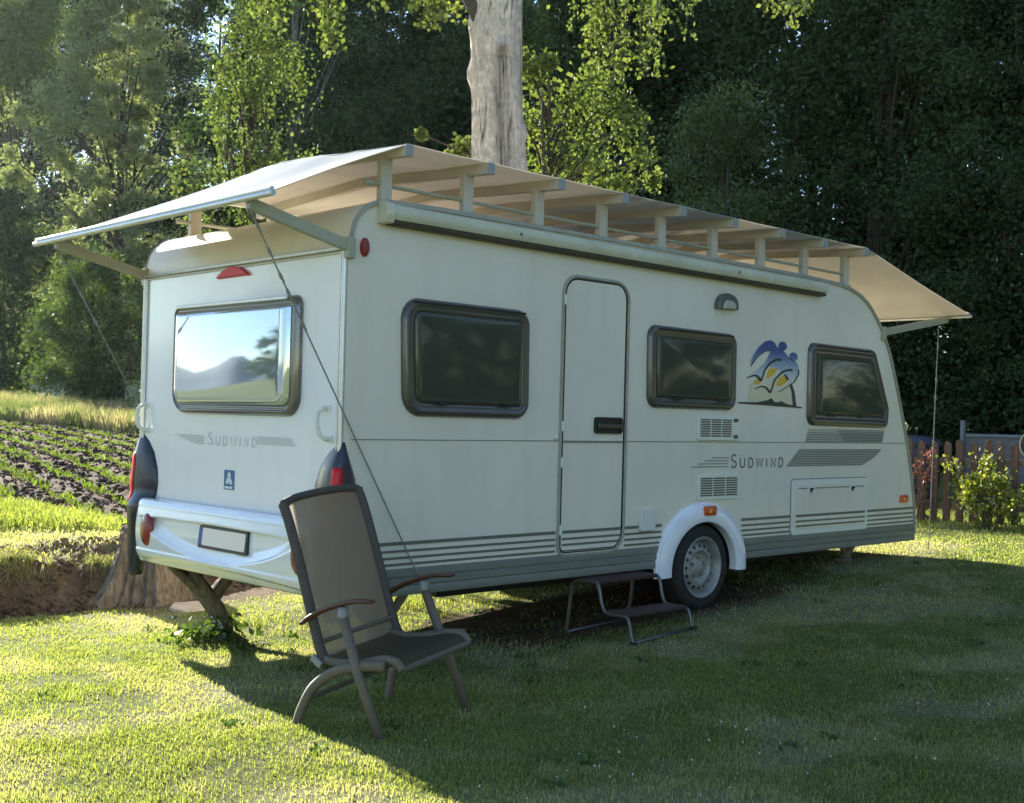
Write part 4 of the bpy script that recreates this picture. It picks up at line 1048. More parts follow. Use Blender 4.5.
# ------------------------------------------------------------------ tree stump
def stump():
    t = empty('tree_stump', (.72, 3.75, 0)); tag(t, 'broad weathered tree stump with flared roots at the foot of the bank', 'stump')
    n = 150; rad = np.random.default_rng(5)
    ph = rad.random(8) * 6.28; loops = []
    for k, zz in enumerate(np.linspace(0, 1, 26)):
        z = -.10 + zz * .575; l = []
        for i in range(n):
            a_ = 2 * PI * i / n
            fl = .27 + .19 * (1 - zz) ** 2.4
            fl = .25 + .19 * (1 - zz) ** 2.4 + .20 * (1 - zz) ** 1.6 * math.exp(-(((a_ - 2.36 + PI) % (2 * PI) - PI) / .55) ** 2)
            r = fl * (1 + (.16 * (1 - zz) + .05) * math.sin(5 * a_ + ph[0] + .4 * zz) + .07 * math.sin(11 * a_ + ph[1] + zz) + .055 * math.sin(23 * a_ + ph[2] + 2 * zz) + .04 * math.sin(31 * a_ + ph[3] + zz))
            r *= 1 + .05 * (rad.random() - .5)
            l.append((.95 + 1.05 * r * math.cos(a_) - .02 * zz, 3.74 + r * math.sin(a_), z + .045 * math.sin(3 * a_ + ph[4]) * zz + .02 * math.sin(9 * a_ + ph[5]) * zz - .05 * zz * math.cos(a_ - .3)))
        loops.append(l)
    mb = MB(); mb.loft(loops); mb.build('stump_bark', mat('stump_bark', (.25, .20, .15), .95, var=.6, vscale=9, bump=1.0, bscale=22, col2=(.045, .032, .023), stretch=(3, 3, .45)), t, smooth=True)
    top = loops[-1]; mb = MB(); cx = sum(p[0] for p in top) / n; cy = sum(p[1] for p in top) / n
    mb.loft([[(cx + (p[0] - cx) * s, cy + (p[1] - cy) * s, p[2] + .006) for p in top] for s in (.94, .6, .3, .05)], True, True); mb.build('cut_face', mat('cut_wood', (.36, .30, .22), .9, var=.5, vscale=18, bump=.4), t, smooth=False)
stump()
mb = MB(); q = [(.62, 2.75), (.95, 2.70), (1.12, 2.95), (1.05, 3.28), (.78, 3.30), (.60, 3.05)]; mb.loft([[(.86 + (x - .86) * .72, 3.0 + (y - 3.0) * .72, -.02) for x, y in q], [(.86 + (x - .86) * .72, 3.0 + (y - 3.0) * .72, .022) for x, y in q]])
o = mb.build('paving_slab', M['slab'], bevel=.008); tag(o, 'pale flat stone slab on the ground behind the caravan support leg', 'slab')
# weed tuft by the support leg
def leaves_np(ctr, size, r_, ratio=.55, up=0.0, fold=True):
    """one rhombus leaf per centre"""
    n = len(ctr)
    d = r_.normal(size=(n, 3)); d[:, 2] -= up; d /= np.linalg.norm(d, axis=1, keepdims=True)
    q = r_.normal(size=(n, 3)); s = np.cross(d, q); s /= np.linalg.norm(s, axis=1, keepdims=True) + 1e-9
    L_ = (size * r_.uniform(.65, 1.3, n))[:, None]; w_ = L_ * ratio
    P = np.stack([ctr - d * L_ * .5, ctr + s * w_ * .5 - d * L_ * .05, ctr + d * L_ * .5, ctr - s * w_ * .5 - d * L_ * .05], 1)
    return P.reshape(-1, 3)
def quads(n): return np.arange(n * 4).reshape(n, 4)
def weeds():
    t = empty('weed_clump', (.30, 1.80, .02)); tag(t, 'small weed clump with pale flowers around the caravan support leg', 'weeds')
    r_ = np.random.default_rng(3); n = 240
    c_ = np.stack([r_.normal(.25, .11, n), r_.normal(1.72, .09, n), .02 + np.abs(r_.normal(0, .045, n))], 1)
    c_[:, 2] += gz(c_[:, 0], c_[:, 1]); np_mesh('leaves', leaves_np(c_, .06, r_), quads(n), leaf_mat('weed_leaf', (.03, .06, .012), (.09, .15, .03)), t)
    n = 26; c_ = np.stack([r_.normal(.26, .08, n), r_.normal(1.72, .06, n), .10 + r_.uniform(0, .08, n)], 1); np_mesh('flowers', leaves_np(c_, .022, r_, 1.0), quads(n), M['white'], t)
weeds()

# ------------------------------------------------------------------ trees
def crown_points(r_, n, clumps, spread):
    k = r_.integers(0, len(clumps), n); c_ = clumps[k]
    d = r_.normal(size=(n, 3)); d /= np.linalg.norm(d, axis=1, keepdims=True)
    rad = spread[k][:, None] * np.minimum(1.5, np.abs(r_.normal(0, .62, (n, 1))) + .12)
    return c_ + d * rad * np.array([1, 1, .75])
def clump_set(r_, n, H, Rr, base, shape=.8, top=.5):
    """clump centres through an uneven crown"""
    out = []
    lob = r_.random(6) * 6.28
    while len(out) < n:
        z = base + (H - base) * r_.random(); t = (z - base) / (H - base)
        rr = Rr * (math.sin(PI * min(1, t * .82 + .16)) ** shape)
        a_ = r_.random() * 2 * PI; rr *= .82 + .22 * math.sin(2 * a_ + lob[0] + 4 * t) + .14 * math.sin(5 * a_ + lob[1] + 9 * t)
        q = rr * (r_.random() ** .42)
        out.append((q * math.cos(a_), q * math.sin(a_), z))
    return np.array(out)
def trunk_mb(r_, H, r0, clumps, nl, lean=(0, 0), forks=1):
    mb = MB()
    path = [(lean[0] * t * t * H + .12 * math.sin(3 * t + 1), lean[1] * t * t * H + .1 * math.sin(4 * t), t * H * .86) for t in np.linspace(0, 1, 9)]
    path[0] = (path[0][0], path[0][1], -.3)
    mb.tube(path, [r0 * (1 - .88 * t) * (1.25 if t == 0 else 1) for t in np.linspace(0, 1, 9)], 10)
    idx = r_.permutation(len(clumps))[:nl]
    for i in idx:
        c_ = Vector(clumps[i]); t = min(.95, max(.12, (c_.z / H) * .72)); k = t * 8; a_ = Vector(path[int(k)]).lerp(Vector(path[min(8, int(k) + 1)]), k - int(k))
        mid = a_.lerp(c_, .5) + Vector((r_.normal() * .15, r_.normal() * .15, .12 + abs(r_.normal()) * .2)); rr = r0 * (1 - t) * .38 + .012
        mb.tube([a_, a_.lerp(mid, .5) + Vector((0, 0, .05)), mid, c_.lerp(mid, .4), c_], [rr, rr * .8, rr * .6, rr * .4, rr * .15], 6)
    return mb
def tree(name, loc, H, Rr, base, n_clump, n_leaf, size, lm, label, seed, bark=None, cr=(.45, 1.0), lean=(0, 0), r0=.16, limbs=26, shape=.8, droop=0, cat='tree', ratio=.55, group=None, up=.2, squash=(1, 1)):
    r_ = np.random.default_rng(seed)
    t = empty(name, loc); tag(t, label, cat, group)
    cl = clump_set(r_, n_clump, H, Rr, base, shape) * np.array([squash[0], squash[1], 1])
    cl[:, 0] += lean[0] * H * (cl[:, 2] / H) ** 2; cl[:, 1] += lean[1] * H * (cl[:, 2] / H) ** 2
    sp = r_.uniform(cr[0], cr[1], n_clump)
    P = crown_points(r_, n_leaf, cl, sp)
    if droop:
        P[:, 2] -= droop * r_.random(n_leaf) ** 2
    V_ = leaves_np(P, size, r_, ratio, up) + np.array(loc)
    o = np_mesh('crown', V_, quads(n_leaf), lm, t)
    mb = trunk_mb(r_, H, r0, cl, limbs, lean); mb.v = [tuple(np.array(p) + np.array(loc)) for p in mb.v]
    mb.build('trunk', bark or M['bark'], t, smooth=True)
    return t
LM = {}
LM['willow'] = leaf_mat('willow_leaf', (.13, .175, .075), (.28, .33, .17), .5, (1.25, 1.2, .62), .06)
LM['birch'] = leaf_mat('birch_leaf', (.085, .125, .042), (.15, .19, .072), .45, (1.2, 1.22, .6), .03)
LM['bright'] = leaf_mat('young_leaf', (.085, .130, .036), (.165, .205, .066), .48, (1.25, 1.25, .6), .025, rough=.55)
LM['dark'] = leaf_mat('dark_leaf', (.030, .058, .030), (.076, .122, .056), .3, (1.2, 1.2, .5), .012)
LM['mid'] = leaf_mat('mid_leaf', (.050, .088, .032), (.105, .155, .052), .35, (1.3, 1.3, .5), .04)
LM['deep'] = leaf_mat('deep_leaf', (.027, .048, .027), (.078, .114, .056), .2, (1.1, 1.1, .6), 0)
LM['yellow'] = leaf_mat('bush_leaf', (.15, .20, .035), (.27, .30, .06), .48, (1.4, 1.3, .4), .06)
LM['copper'] = leaf_mat('copper_leaf', (.16, .06, .05), (.28, .14, .10), .35, (1.4, .9, .7), .05)
G = lambda x, y: (x, y, float(gz(x, y, False)))
tree('willow_tree', G(28.6, 62.8), 25.5, 6.6, .4, 340, 95000, .24, LM['willow'], 'grey-green willow-like tree at the field edge, tallest on the left', 101, cr=(.5, 1.25), r0=.45, limbs=50)
tree('birch_sapling', G(3.95, 7.4), 6.6, 1.0, .6, 95, 14000, .052, LM['birch'], 'slender yellow-green tree standing against the grey-green willow', 102, cr=(.13, .36), r0=.06, limbs=44, droop=.5, ratio=.75)
tree('round_shrub', G(15.2, 36.5), 5.6, 2.6, .1, 70, 18000, .15, LM['mid'], 'round green shrub low behind the ploughed field', 103, cr=(.5, 1.1), r0=.1, cat='shrub')
tree('ash_tree', G(27, 74.3), 29, 3.4, 19, 70, 16000, .36, LM['birch'], 'tall sunlit tree in the top left corner of the wood', 105, cr=(.9, 1.7), r0=.35)
tree('dark_shrub', G(20.9, 60), 11.0, 3.4, .1, 90, 20000, .26, LM['dark'], 'dark green bushy tree at the left picture edge beyond the tall grass', 104, cr=(.7, 1.3), r0=.14, cat='shrub')
tree('bare_stemmed_tree', G(17.2, 27.0), 15.5, 3.6, 4.2, 60, 14000, .16, LM['dark'], 'dark woodland tree showing bare grey limbs left of the birch trunk', 106, cr=(.6, 1.2), r0=.20, limbs=46, bark=mat('grey_bark', (.17, .16, .14), .9, var=.4, vscale=9))
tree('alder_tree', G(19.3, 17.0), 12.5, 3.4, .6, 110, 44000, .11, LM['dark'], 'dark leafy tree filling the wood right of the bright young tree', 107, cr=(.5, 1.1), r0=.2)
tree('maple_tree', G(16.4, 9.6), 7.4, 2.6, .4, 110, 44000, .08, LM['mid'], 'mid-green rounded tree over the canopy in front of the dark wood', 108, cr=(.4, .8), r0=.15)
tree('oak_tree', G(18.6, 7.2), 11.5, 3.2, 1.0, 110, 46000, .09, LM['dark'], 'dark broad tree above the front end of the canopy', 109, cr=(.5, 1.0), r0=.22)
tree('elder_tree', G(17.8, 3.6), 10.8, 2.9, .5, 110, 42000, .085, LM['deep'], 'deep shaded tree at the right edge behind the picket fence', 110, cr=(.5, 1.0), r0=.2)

# hanging birch in front of the wood: one big trunk behind the caravan
def big_birch():
    t = empty('birch_tree', (3.35, 2.95, 0)); tag(t, 'old birch with thick rugged pale trunk rising behind the canopy', 'tree')
    bx, by = 3.565, 2.70
    n = 150; r_ = np.random.default_rng(77); loops = []; cols = []
    ph = r_.random(8) * 6.28
    zs = np.concatenate([np.linspace(-.2, 2.6, 10), np.linspace(2.7, 5.4, 170), np.linspace(5.6, 9.5, 14)])
    for z in zs:
        t_ = (z - 3.6) / 1.6; z = float(z)
        cx = bx + .05 * math.sin(z * .9) - .02 * t_; cy = by + .0 * z
        r0 = np.interp(z, [-.2, .4, 1.5, 3.5, 3.9, 4.6, 5.2, 7, 9.5], [.42, .32, .27, .248, .225, .218, .212, .17, .09])
        l = []
        for i in range(n):
            a_ = 2 * PI * i / n
            r = r0 * (1 + .05 * math.sin(2 * a_ + ph[0] + .6 * z) + .035 * math.sin(5 * a_ + ph[1] + 1.3 * z) + .03 * math.sin(9 * a_ + ph[2] + .5 * z) + .018 * math.sin(17 * a_ + ph[3] + 2 * z) + .012 * math.sin(29 * a_ + ph[4] + 3.1 * z))
            # burrs: a collar knot facing the camera, lumps on the flanks
            for az, kz, amp, sa, sz in ((-2.12, 4.70, .16, .30, .05), (-2.12, 4.62, -.10, .16, .05), (2.45, 4.50, .20, .45, .10), (2.6, 4.95, .18, .5, .22), (-.9, 4.0, .17, .5, .10), (-.8, 3.75, .10, .5, .2), (2.4, 3.42, .45, .6, .13), (-3.2, 4.85, .07, .3, .1), (-.75, 3.4, .10, .5, .2)):
                da = (a_ - az + PI) % (2 * PI) - PI
                r += r0 * amp * math.exp(-(da / sa) ** 2 - ((z - kz) / sz) ** 2)
            band = math.exp(-((a_ - 4.20) / .44) ** 4) * (1 if z < 4.62 else 0) + .8 * math.exp(-((a_ - 5.75) / .42) ** 2)
            fur = float(fbm(a_ * 13.0, z * 2.6, .9, 60, 3)); len_ = float(fbm(a_ * 2.0, z * 22.0, 1.0, 61, 3)); mot = float(fbm(a_ * 2.0, z * 2.2, .8, 62, 3))
            crk = max(0, 1 - abs(float(vnoise(a_ * 3.0, z * .55, .5, 63)) - .5) / .045) * (mot > .5)
            r += band * .03 * (fur - .5) + .006 * (len_ - .5) * (1 - band) - .012 * crk
            pale = np.array([.80, .635, .51]) * (.74 + .46 * len_) * (.88 + .24 * mot); brn = np.array([.50, .385, .29]) * (.15 + 1.6 * fur)
            kn = math.exp(-((((a_ - 4.16 + PI) % (2 * PI) - PI) / .26) ** 2 + ((z - 4.66) / .06) ** 2))
            cc = pale * (1 - band) + brn * band; cc = cc * (1 - .75 * crk) * (1 - .7 * kn); cols.append(cc)
            l.append((cx + r * math.cos(a_), cy + r * math.sin(a_), z))
        loops.append(l)
    m = bpy.data.materials.new('birch_bark'); m.use_nodes = True; nt = m.node_tree; N = nt.nodes; L = nt.links; b = N['Principled BSDF']; b.inputs['Roughness'].default_value = .85
    at = N.new('ShaderNodeVertexColor'); at.layer_name = 'col'
    tc = N.new('ShaderNodeTexCoord'); mp = N.new('ShaderNodeMapping'); mp.inputs['Scale'].default_value = (1, 1, .45); L.new(tc.outputs['Object'], mp.inputs['Vector'])
    n1 = N.new('ShaderNodeTexNoise'); n1.inputs['Scale'].default_value = 34; n1.inputs['Detail'].default_value = 5; n1.inputs['Roughness'].default_value = .7; L.new(mp.outputs['Vector'], n1.inputs['Vector'])
    r2 = N.new('ShaderNodeMapRange'); r2.inputs['From Min'].default_value = .32; r2.inputs['From Max'].default_value = .68; r2.inputs['To Min'].default_value = .62; r2.inputs['To Max'].default_value = 1.25; L.new(n1.outputs['Fac'], r2.inputs['Value'])
    mx = N.new('ShaderNodeMix'); mx.data_type = 'RGBA'; mx.blend_type = 'MULTIPLY'; mx.inputs['Factor'].default_value = 1; L.new(at.outputs['Color'], mx.inputs['A']); L.new(r2.outputs['Result'], mx.inputs['B']); L.new(mx.outputs['Result'], b.inputs['Base Color'])
    bp = N.new('ShaderNodeBump'); bp.inputs['Strength'].default_value = .8; bp.inputs['Distance'].default_value = .03; L.new(n1.outputs['Fac'], bp.inputs['Height']); L.new(bp.outputs['Normal'], b.inputs['Normal'])
    mb = MB(); mb.loft(loops); to = mb.build('trunk', m, t, smooth=True)
    ca = to.data.color_attributes.new('col', 'FLOAT_COLOR', 'POINT'); ca.data.foreach_set('color', np.concatenate([np.array(cols), np.ones((len(cols), 1))], 1).astype(np.float32).ravel())
    # limbs above the picture, twigs hanging back down into it
    lb = MB(); tips = []
    r_ = np.random.default_rng(78)
    targets = [(.9, 4.3, 6.6), (1.8, 4.9, 6.9), (2.6, 4.4, 6.3), (1.6, 3.0, 6.2), (5.2, 2.9, 6.6), (5.9, 3.4, 7.3), (6.3, 3.9, 7.3), (6.9, 4.3, 7.6), (4.6, 4.4, 6.9), (3.0, 4.6, 7.6), (7.6, 3.2, 7.6), (4.3, 1.6, 7.6), (2.2, 1.4, 7.4), (3.6, 3.4, 9.4), (5.0, 4.9, 7.8)]
    for tx, ty, tz in targets:
        a_ = Vector((bx, by, tz - 1.4 + r_.normal() * .2)); b_ = Vector((tx, ty, tz)); mid = a_.lerp(b_, .5) + Vector((0, 0, .5))
        P = bez([a_, mid, b_, b_ + (b_ - mid) * .35 + Vector((0, 0, -.5))], 5); lb.tube(P, list(np.linspace(.065, .012, len(P))), 7); tips += [P[-1], P[-3], P[-5], P[len(P) // 2]]
    lb.build('limbs', M['limb'], t, smooth=True)
    tw = MB(); ctr = []
    hang = [(2.39, 4.78, 5.65, .51), (2.6, 4.72, 5.69, .41), (2.83, 4.37, 5.66, .71), (2.92, 4.27, 5.66, .79), (3.18, 3.61, 5.57, .44), (3.31, 3.49, 5.58, .52), (3.48, 3.32, 5.58, .49), (5.25, 3.03, 5.98, 1.79), (5.42, 2.99, 6.02, 1.42), (5.52, 2.75, 5.99, 1.08), (5.15, 3.1, 5.97, .9), (5.78, 2.77, 6.06, .74), (6.82, 2.04, 6.16, .59), (6.94, 1.92, 6.17, .51), (5.86, 2.41, 6.0, .4)]
    for x, y, z, L_ in hang:
        for k in range(5):
            x_, y_ = x + r_.normal() * .13, y + r_.normal() * .13; l2 = L_ * r_.uniform(.6, 1.05)
            P = [(x_ + .03 * math.sin(3 * s + k), y_ + .03 * math.cos(2 * s + k), z - l2 * s) for s in np.linspace(0, 1, 8)]
            tw.tube(P, list(np.linspace(.005, .0015, 8)), 4)
            n_ = int(52 * l2 / .8); s = r_.random(n_) ** .75
            ctr.append(np.stack([x_ + r_.normal(0, .055, n_), y_ + r_.normal(0, .055, n_), z - l2 * s], 1))
    for p in tips:
        n_ = 170; d = r_.normal(size=(n_, 3)) * np.array([.45, .45, .3]); ctr.append(np.array(p) + d + np.array([0, 0, .25]))
    tw.build('twigs', M['limb'], t)
    c_ = np.concatenate(ctr); c_ = c_[c_[:, 2] < 20]
    np_mesh('crown', leaves_np(c_, .056, r_, .75, .6), quads(len(c_)), LM['bright'], t)
big_birch()
# bright young tree behind the canopy, right of the trunk
def young_tree():
    r_ = np.random.default_rng(91); loc = np.array(G(4.5, 2.96)); t = empty('hazel_tree', loc); tag(t, 'sunlit bright yellow-green young tree just right of the birch trunk', 'tree')
    cl = [(5.05, 4.0, 4.25, .34), (5.35, 3.95, 4.0, .38), (5.65, 3.9, 3.85, .36), (5.95, 3.85, 3.85, .30), (6.3, 3.8, 3.75, .24), (5.2, 4.1, 4.65, .28), (5.5, 4.0, 4.5, .32), (5.85, 3.95, 4.35, .28), (5.3, 3.95, 5.0, .2), (5.6, 3.95, 4.95, .16), (5.05, 4.0, 3.7, .4), (5.45, 3.9, 3.45, .42), (5.95, 3.85, 3.45, .32), (4.75, 4.1, 3.7, .3), (6.6, 3.8, 3.55, .14), (4.35, 4.15, 3.75, .22), (4.15, 4.2, 3.55, .16), (5.0, 4.0, 3.1, .4), (5.7, 3.9, 3.0, .4), (6.05, 3.9, 4.6, .14), (4.95, 4.1, 4.9, .14), (6.45, 3.8, 3.95, .12)]
    more = [(4.97, 2.79, 4.5, 0.24), (5.04, 2.52, 4.27, 0.22), (5.17, 2.44, 4.04, 0.18), (4.66, 2.6, 3.99, 0.27), (5.6, 2.64, 3.89, 0.1), (5.04, 2.97, 4.82, 0.2), (4.69, 2.92, 4.17, 0.3), (4.66, 3.24, 4.61, 0.3), (4.56, 3.22, 4.1, 0.3), (4.6, 2.95, 3.82, 0.32), (5.1, 2.89, 3.85, 0.27), (5.12, 2.6, 3.77, 0.16), (4.39, 3.19, 4.82, 0.16), (4.73, 2.75, 3.91, 0.3), (4.73, 3.09, 4.4, 0.25), (4.4, 3.25, 4.32, 0.2), (5.16, 2.7, 4.57, 0.14), (3.91, 3.59, 4.06, 0.12), (3.93, 3.77, 3.97, 0.1), (3.58, 3.83, 4.17, 0.05), (4.88, 3.05, 4.62, 0.2), (4.6, 3.15, 3.75, 0.3), (5.08, 2.73, 3.63, 0.3), (4.42, 3.36, 4.98, 0.12), (4.42, 2.97, 4.88, 0.1), (5.33, 2.61, 4.44, 0.1)]
    cl = np.array(cl); o_ = np.array([-3.635, -5.029, 1.4665]); cl[:, :3] = o_ + (cl[:, :3] - o_) * .89; cl[:, 3] *= .89; cl = np.concatenate([cl[11:13], np.array(more) * np.array([1, 1, 1, .9])]); k = r_.integers(0, len(cl), 5600)
    d = r_.normal(size=(5600, 3)); P = cl[k, :3] + d * cl[k, 3:4] * .52
    np_mesh('crown', leaves_np(P, .052, r_, .8, .35), quads(len(P)), LM['bright'], t)
    mb = MB(); mb.tube([(4.5, 2.96, loc[2] - .1), (4.49, 2.97, 1.5), (4.46, 2.96, 2.7), (4.4, 2.97, 3.8), (4.33, 2.96, 4.6)], [.06, .05, .04, .022, .006], 8)
    for c_ in cl: mb.tube([(4.46, 2.96, c_[2] - .7), Vector((4.46, 2.96, c_[2] - .5)).lerp(Vector(c_[:3]), .5), c_[:3], c_[:3] + np.array([(c_[0] - 4.46) * .2, 0, -.04])], [.016, .012, .007, .002], 5)
    mb.build('trunk', M['bark'], t, smooth=True)
young_tree()

# the rest of the wood reads as one dark mass
def woods():
    r_ = np.random.default_rng(200); C_ = []; Sz = []; tr = MB()
    spots = []; far_spots = []
    for y in np.arange(-8, 46, 2.6):
        for row, (dx, hh) in enumerate(((17.5, 12.5), (21.0, 15.5), (25.5, 18))):
            x = dx + .19 * y + .10 * max(0, y - 12) + r_.normal() * .8
            spots.append((x, y + r_.normal() * .6 + row * .9, hh * r_.uniform(.9, 1.12)))
    for k in range(14):                 # far end, beyond the field
        a_ = R(71.0 - k * 1.75); d_ = 165 if k < 6 else 56 - k * .5
        for q in ((0, 1) if k < 6 else (0, 1, 2, 3)):
            d2 = d_ + q * 7; far_spots.append((-3.6 + d2 * math.cos(a_ - .015 * q), -5 + d2 * math.sin(a_ - .015 * q), (38 if k < 6 else 21) * (1 + .1 * q), 2.6 if k < 6 else 1.0))
    for x in np.arange(-4, 34, 3.4):    # across the lawn, seen mirrored in the side windows
        spots.append((x, -24 + r_.normal(), 10 * r_.uniform(.8, 1.2)))
    for x, y, hh, kk in [q + (1.0,) for q in spots] + far_spots:
        small = kk == 1.0 and -7 < y < 26 and x - .19 * y < 19.2
        n_c = 60; cl = clump_set(r_, n_c, hh, 2.5 * kk, .2, .35); sp = r_.uniform(.6, 1.25, n_c) * kk
        nl = 30000 if small else 13000; P = crown_points(r_, nl, cl, sp) + np.array([x, y, float(gz(x, y, False))]); C_.append(P); Sz.append(np.full(nl, (.12 if small else .21) * kk))
        z0 = float(gz(x, y, False)); tr.tube([(x, y, z0 - .3), (x + r_.normal() * .15, y, z0 + hh * .4), (x + r_.normal() * .3, y, z0 + hh * .8)], [.22, .15, .04], 7)
    P = np.concatenate(C_); V_ = leaves_np(P, np.concatenate(Sz), r_, .6, .2)
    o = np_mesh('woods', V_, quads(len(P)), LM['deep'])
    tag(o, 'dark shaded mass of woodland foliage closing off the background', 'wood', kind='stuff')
    t2 = tr.build('wood_stems', M['bark']); tag(t2, 'dark tree stems inside the shaded wood', 'stems', kind='stuff')
woods()

# ------------------------------------------------------------------ fence and what stands by it
def fence():
    f = empty('picket_fence', (8.7, .5, .45)); tag(f, 'low weathered brown picket fence at the right edge of the lawn', 'fence')
    r_ = np.random.default_rng(4)
    for y in np.arange(-2.1, 1.7, .148):
        g_ = float(gz(8.7, y)); w_ = .078; hh = .90 + r_.normal() * .015; tl = r_.normal() * .012
        q = [(y - w_ / 2, g_ + .03), (y + w_ / 2, g_ + .03), (y + w_ / 2 + tl, g_ + hh - .05), (y + w_ * .32 + tl, g_ + hh - .012), (y + tl, g_ + hh), (y - w_ * .32 + tl, g_ + hh - .012), (y - w_ / 2 + tl, g_ + hh - .05)]
        mb = MB(); mb.loft([[(8.688, a_, b_) for a_, b_ in q], [(8.712, a_, b_) for a_, b_ in q]]); mb.build('picket', M['fence'], f, bevel=.003)
    for zz in (.20, .67):
        mb = MB(); mb.bar((8.742, -2.15, float(gz(8.7, -2.1)) + zz), (8.742, 1.66, float(gz(8.7, 1.6)) + zz), .05, .07); mb.build('rail', M['rail'], f, bevel=.004)
    for y in (-1.9, -.62, 1.55):
        g_ = float(gz(8.8, y)); mb = MB(); mb.tube([(8.81, y, g_ - .2), (8.81, y, g_ + .95)], .05, 10); mb.build('post', M['fence'], f, auto=40)
fence()
def bush(name, ctr, rad, n, size, lm, label, seed, cat='bush', stems=7, ncl=26):
    r_ = np.random.default_rng(seed); gzv = float(gz(ctr[0], ctr[1])); t = empty(name, (ctr[0], ctr[1], gzv)); tag(t, label, cat)
    cl = np.array(ctr) + r_.normal(size=(ncl, 3)) * np.array(rad) * .55; cl[:, 2] = np.maximum(cl[:, 2], gzv + .05)
    P = crown_points(r_, n, cl, r_.uniform(.07, .16, ncl)); P = P[P[:, 2] > gzv]
    np_mesh('foliage', leaves_np(P, size, r_, .75, .2), quads(len(P)), lm, t)
    mb = MB()
    for i in range(min(stems, ncl)): mb.tube([(ctr[0] + r_.normal() * .03, ctr[1] + r_.normal() * .03, gzv - .03), ((ctr[0] + cl[i][0]) / 2, (ctr[1] + cl[i][1]) / 2, (gzv + cl[i][2]) / 2 + .08), tuple(cl[i])], [.01, .007, .003], 5)
    mb.build('stems', M['limb'], t)
bush('currant_bush', (8.42, .42, .84), (.20, .38, .38), 3000, .042, LM['yellow'], 'sunlit yellow-green bush leaning against the picket fence', 31, ncl=34)
bush('copper_shrub', (8.56, 1.20, .86), (.06, .14, .48), 420, .034, LM['copper'], 'thin reddish-brown leafed shrub climbing the fence beside the caravan front', 32, ncl=20)
# grey trailer, bin and round disc beyond the fence
tr_ = empty('box_trailer', (12.2, 1.2, .5)); tag(tr_, 'grey low-sided trailer with upright corner post behind the picket fence', 'trailer')
mb = MB(); g0 = float(gz(12.3, 1)); mb.box((12.25, .99, g0 + .54), (.05, 3.0, .62)); mb.box((13.2, 2.47, g0 + .56), (1.9, .05, .66)); mb.box((13.2, .75, g0 + .26), (1.9, 2.9, .06)); mb.build('side_panel', M['trailer'], tr_, bevel=.008)
mb = MB(); mb.bar((12.235, -.55, g0 + .865), (12.235, 2.47, g0 + .865), .07, .04); mb.build('top_rail', M['trailrim'], tr_, bevel=.006)
mb = MB(); mb.box((12.235, 2.52, g0 + .64), (.06, .055, .86)); mb.build('corner_post', M['trailrim'], tr_, bevel=.006)
for y in (.1, 1.4):
    mb = MB(); mb.lathe([(.12, -.06), (.24, -.07), (.26, 0), (.24, .07), (.12, .06)], 24, (12.6, y, g0 + .26), (0, 1, 0), (1, 0, 0), (0, 0, 1)); mb.build('wheel', M['rubber'], tr_)
bn = empty('rain_barrel', (11.9, 2.95, .5)); tag(bn, 'dark blue barrel with domed lid behind the fence, next to the caravan front', 'barrel')
g0 = float(gz(11.6, 2.75)); mb = MB(); mb.lathe([(.27, 0), (.32, .35), (.32, .60), (.29, .78)], 26, (11.75, 2.95, g0), (0, 0, 1), (1, 0, 0), (0, 1, 0)); mb.build('drum', M['bin'], bn, auto=50)
mb = MB(); mb.lathe([(.34, .76), (.35, .80), (.30, .86), (.18, .90), (.0001, .91)], 26, (11.75, 2.95, g0), (0, 0, 1), (1, 0, 0), (0, 1, 0)); mb.build('lid', mat('lid', (.055, .06, .085), .4), bn, auto=50)
dk = empty('round_ornament', (8.64, .05, 1.35)); tag(dk, 'round brown ornament with pale rim on top of the fence at the picture edge', 'ornament')
mb = MB(); mb.lathe([(.135, -.02), (.14, .02), (.06, .035), (.0001, .036)], 28, (8.60, .03, 1.33), (-1, 0, 0), (0, 1, 0), (0, 0, 1)); mb.build('disc', M['disc'], dk, auto=40)
mb = MB(); mb.ring([[(8.60 + d_, .03 + r_ * math.cos(t), 1.33 + r_ * math.sin(t)) for t in np.linspace(0, 2 * PI, 33)[:-1]] for r_, d_ in ((.14, -.02), (.155, -.02), (.155, .02), (.14, .02))]); mb.build('rim', mat('pale_rim', (.42, .38, .30), .6), dk)

# ------------------------------------------------------------------ far hills and the tree they mirror with
def hills():
    V_, F_ = [], []
    n = 60
    for i in range(n + 1):
        az = R(100 + 75 * i / n); r0 = 620
        h_ = 16 + 22 * float(fbm(np.array([az * 9.0]), np.array([0.0]), 1.0, 5)[0]) + 22 * math.exp(-((math.degrees(az) - 119.4) / 1.6) ** 2)
        for r_, z in ((r0 - 200, -2), (r0 - 60, h_ * .6), (r0, h_), (r0 + 140, h_ * .5), (r0 + 260, -2)):
            V_.append((r_ * math.cos(az), r_ * math.sin(az), z))
    for i in range(n):
        for k in range(4): F_.append((i * 5 + k, i * 5 + k + 1, (i + 1) * 5 + k + 1, (i + 1) * 5 + k))
    mb = MB(); mb.add(V_, F_); o = mb.build('hills', mat('far_hill', (.15, .19, .215), .95, var=.3, vscale=.02), smooth=True); tag(o, 'low distant hills across the open field, mirrored in the rear window', kind='structure')
hills()
tree('field_tree', G(-27.5, 40), 8.0, 3.6, .5, 70, 12000, .30, LM['mid'], 'lone tree in the open field, mirrored in the caravan rear window', 120, cr=(.5, 1.0), r0=.2)

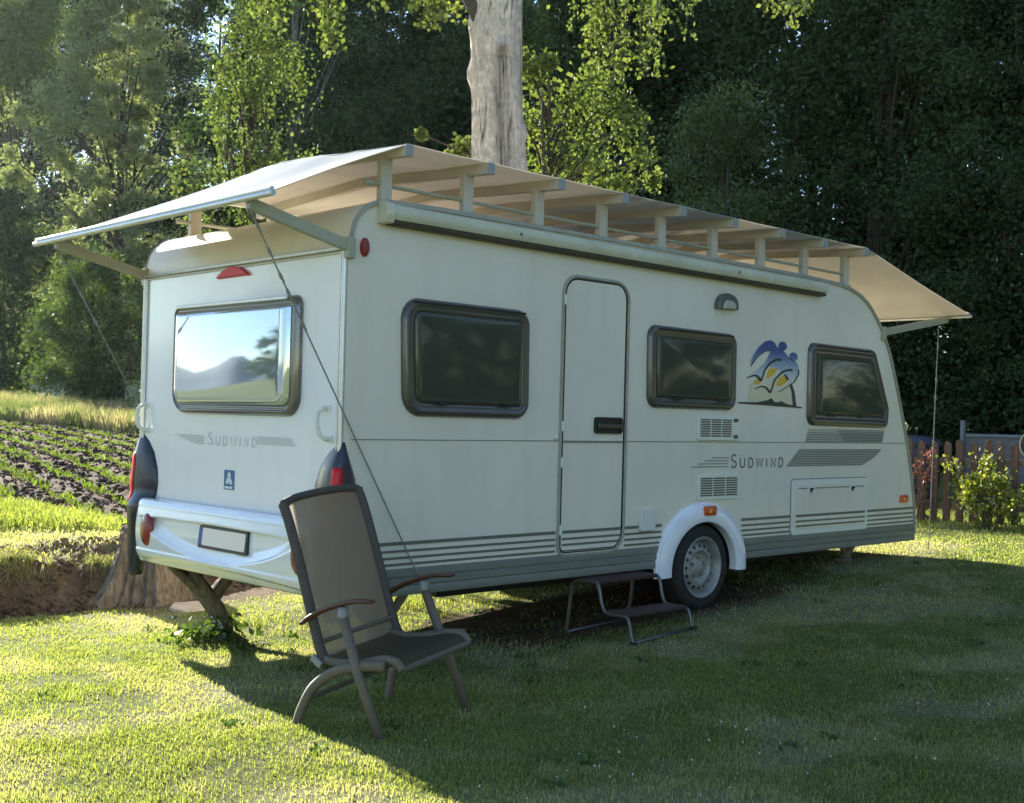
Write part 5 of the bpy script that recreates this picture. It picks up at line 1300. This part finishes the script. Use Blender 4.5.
# ------------------------------------------------------------------ thin haze added to lighten the backlit woods
mb = MB(); mb.box((40, 60, 44), (1500, 1500, 102)); hz = mb.build('haze', None)
hm = bpy.data.materials.new('haze'); hm.use_nodes = True; nt = hm.node_tree; nt.nodes.remove(nt.nodes['Principled BSDF'])
pv = nt.nodes.new('ShaderNodeVolumePrincipled'); pv.inputs['Density'].default_value = .00007; pv.inputs['Color'].default_value = (.86, .93, 1, 1); pv.inputs['Anisotropy'].default_value = .55
nt.links.new(pv.outputs['Volume'], nt.nodes['Material Output'].inputs['Volume']); hz.data.materials.append(hm)
tag(hz, 'thin haze added through the air to lighten the backlit wood', 'haze', kind='stuff')

# ------------------------------------------------------------------ light, camera
SUN_AZ = math.atan2(.98, .19); SUN_EL = R(19.3)
sd = Vector((math.cos(SUN_AZ) * math.cos(SUN_EL), math.sin(SUN_AZ) * math.cos(SUN_EL), math.sin(SUN_EL)))
L_ = bpy.data.lights.new('sun', 'SUN'); L_.energy = 5.0; L_.angle = R(.53); L_.color = (1.0, .93, .80)
so = bpy.data.objects.new('sun', L_); C.objects.link(so); so.rotation_euler = sd.to_track_quat('Z', 'Y').to_euler(); so.location = sd * 60
w = bpy.data.worlds.new('World'); bpy.context.scene.world = w; w.use_nodes = True
nt = w.node_tree; sk = nt.nodes.new('ShaderNodeTexSky'); sk.sky_type = 'NISHITA'; sk.sun_disc = False
sk.sun_elevation = SUN_EL; sk.sun_rotation = PI / 2 - SUN_AZ; sk.air_density = 1.0; sk.dust_density = .1; sk.ozone_density = 2.2
bg = nt.nodes['Background']; bg.inputs['Strength'].default_value = .075; nt.links.new(sk.outputs['Color'], bg.inputs['Color'])

cd = bpy.data.cameras.new('camera'); cam = bpy.data.objects.new('camera', cd); C.objects.link(cam)
cd.sensor_fit = 'HORIZONTAL'; cd.sensor_width = 36; cd.lens = 1194.43 * 36 / 1024; cd.clip_end = 3000; cd.clip_start = .05
yaw, pitch, roll = .8054, .0146, .0243
fw = Vector((math.cos(yaw) * math.cos(pitch), math.sin(yaw) * math.cos(pitch), math.sin(pitch)))
rt = fw.cross(Vector((0, 0, 1))).normalized(); up = rt.cross(fw)
r2 = rt * math.cos(roll) + up * math.sin(roll); u2 = -rt * math.sin(roll) + up * math.cos(roll)
Mx = Matrix((r2, u2, -fw)).transposed().to_4x4(); Mx.translation = Vector((-3.6349, -5.0287, 1.4665)); cam.matrix_world = Mx
sc = bpy.context.scene; sc.camera = cam
sc.view_settings.view_transform = 'Standard'; sc.view_settings.look = 'None'; sc.view_settings.gamma = 1.0; sc.view_settings.exposure = 2.0
sc.view_settings.use_curve_mapping = False
sc.render.engine = 'CYCLES'; sc.cycles.max_bounces = 8; sc.cycles.diffuse_bounces = 4; sc.cycles.glossy_bounces = 4; sc.cycles.transmission_bounces = 5; sc.cycles.transparent_max_bounces = 8
sc.cycles.use_denoising = True; sc.cycles.volume_bounces = 0; sc.cycles.caustics_reflective = False; sc.cycles.caustics_refractive = False
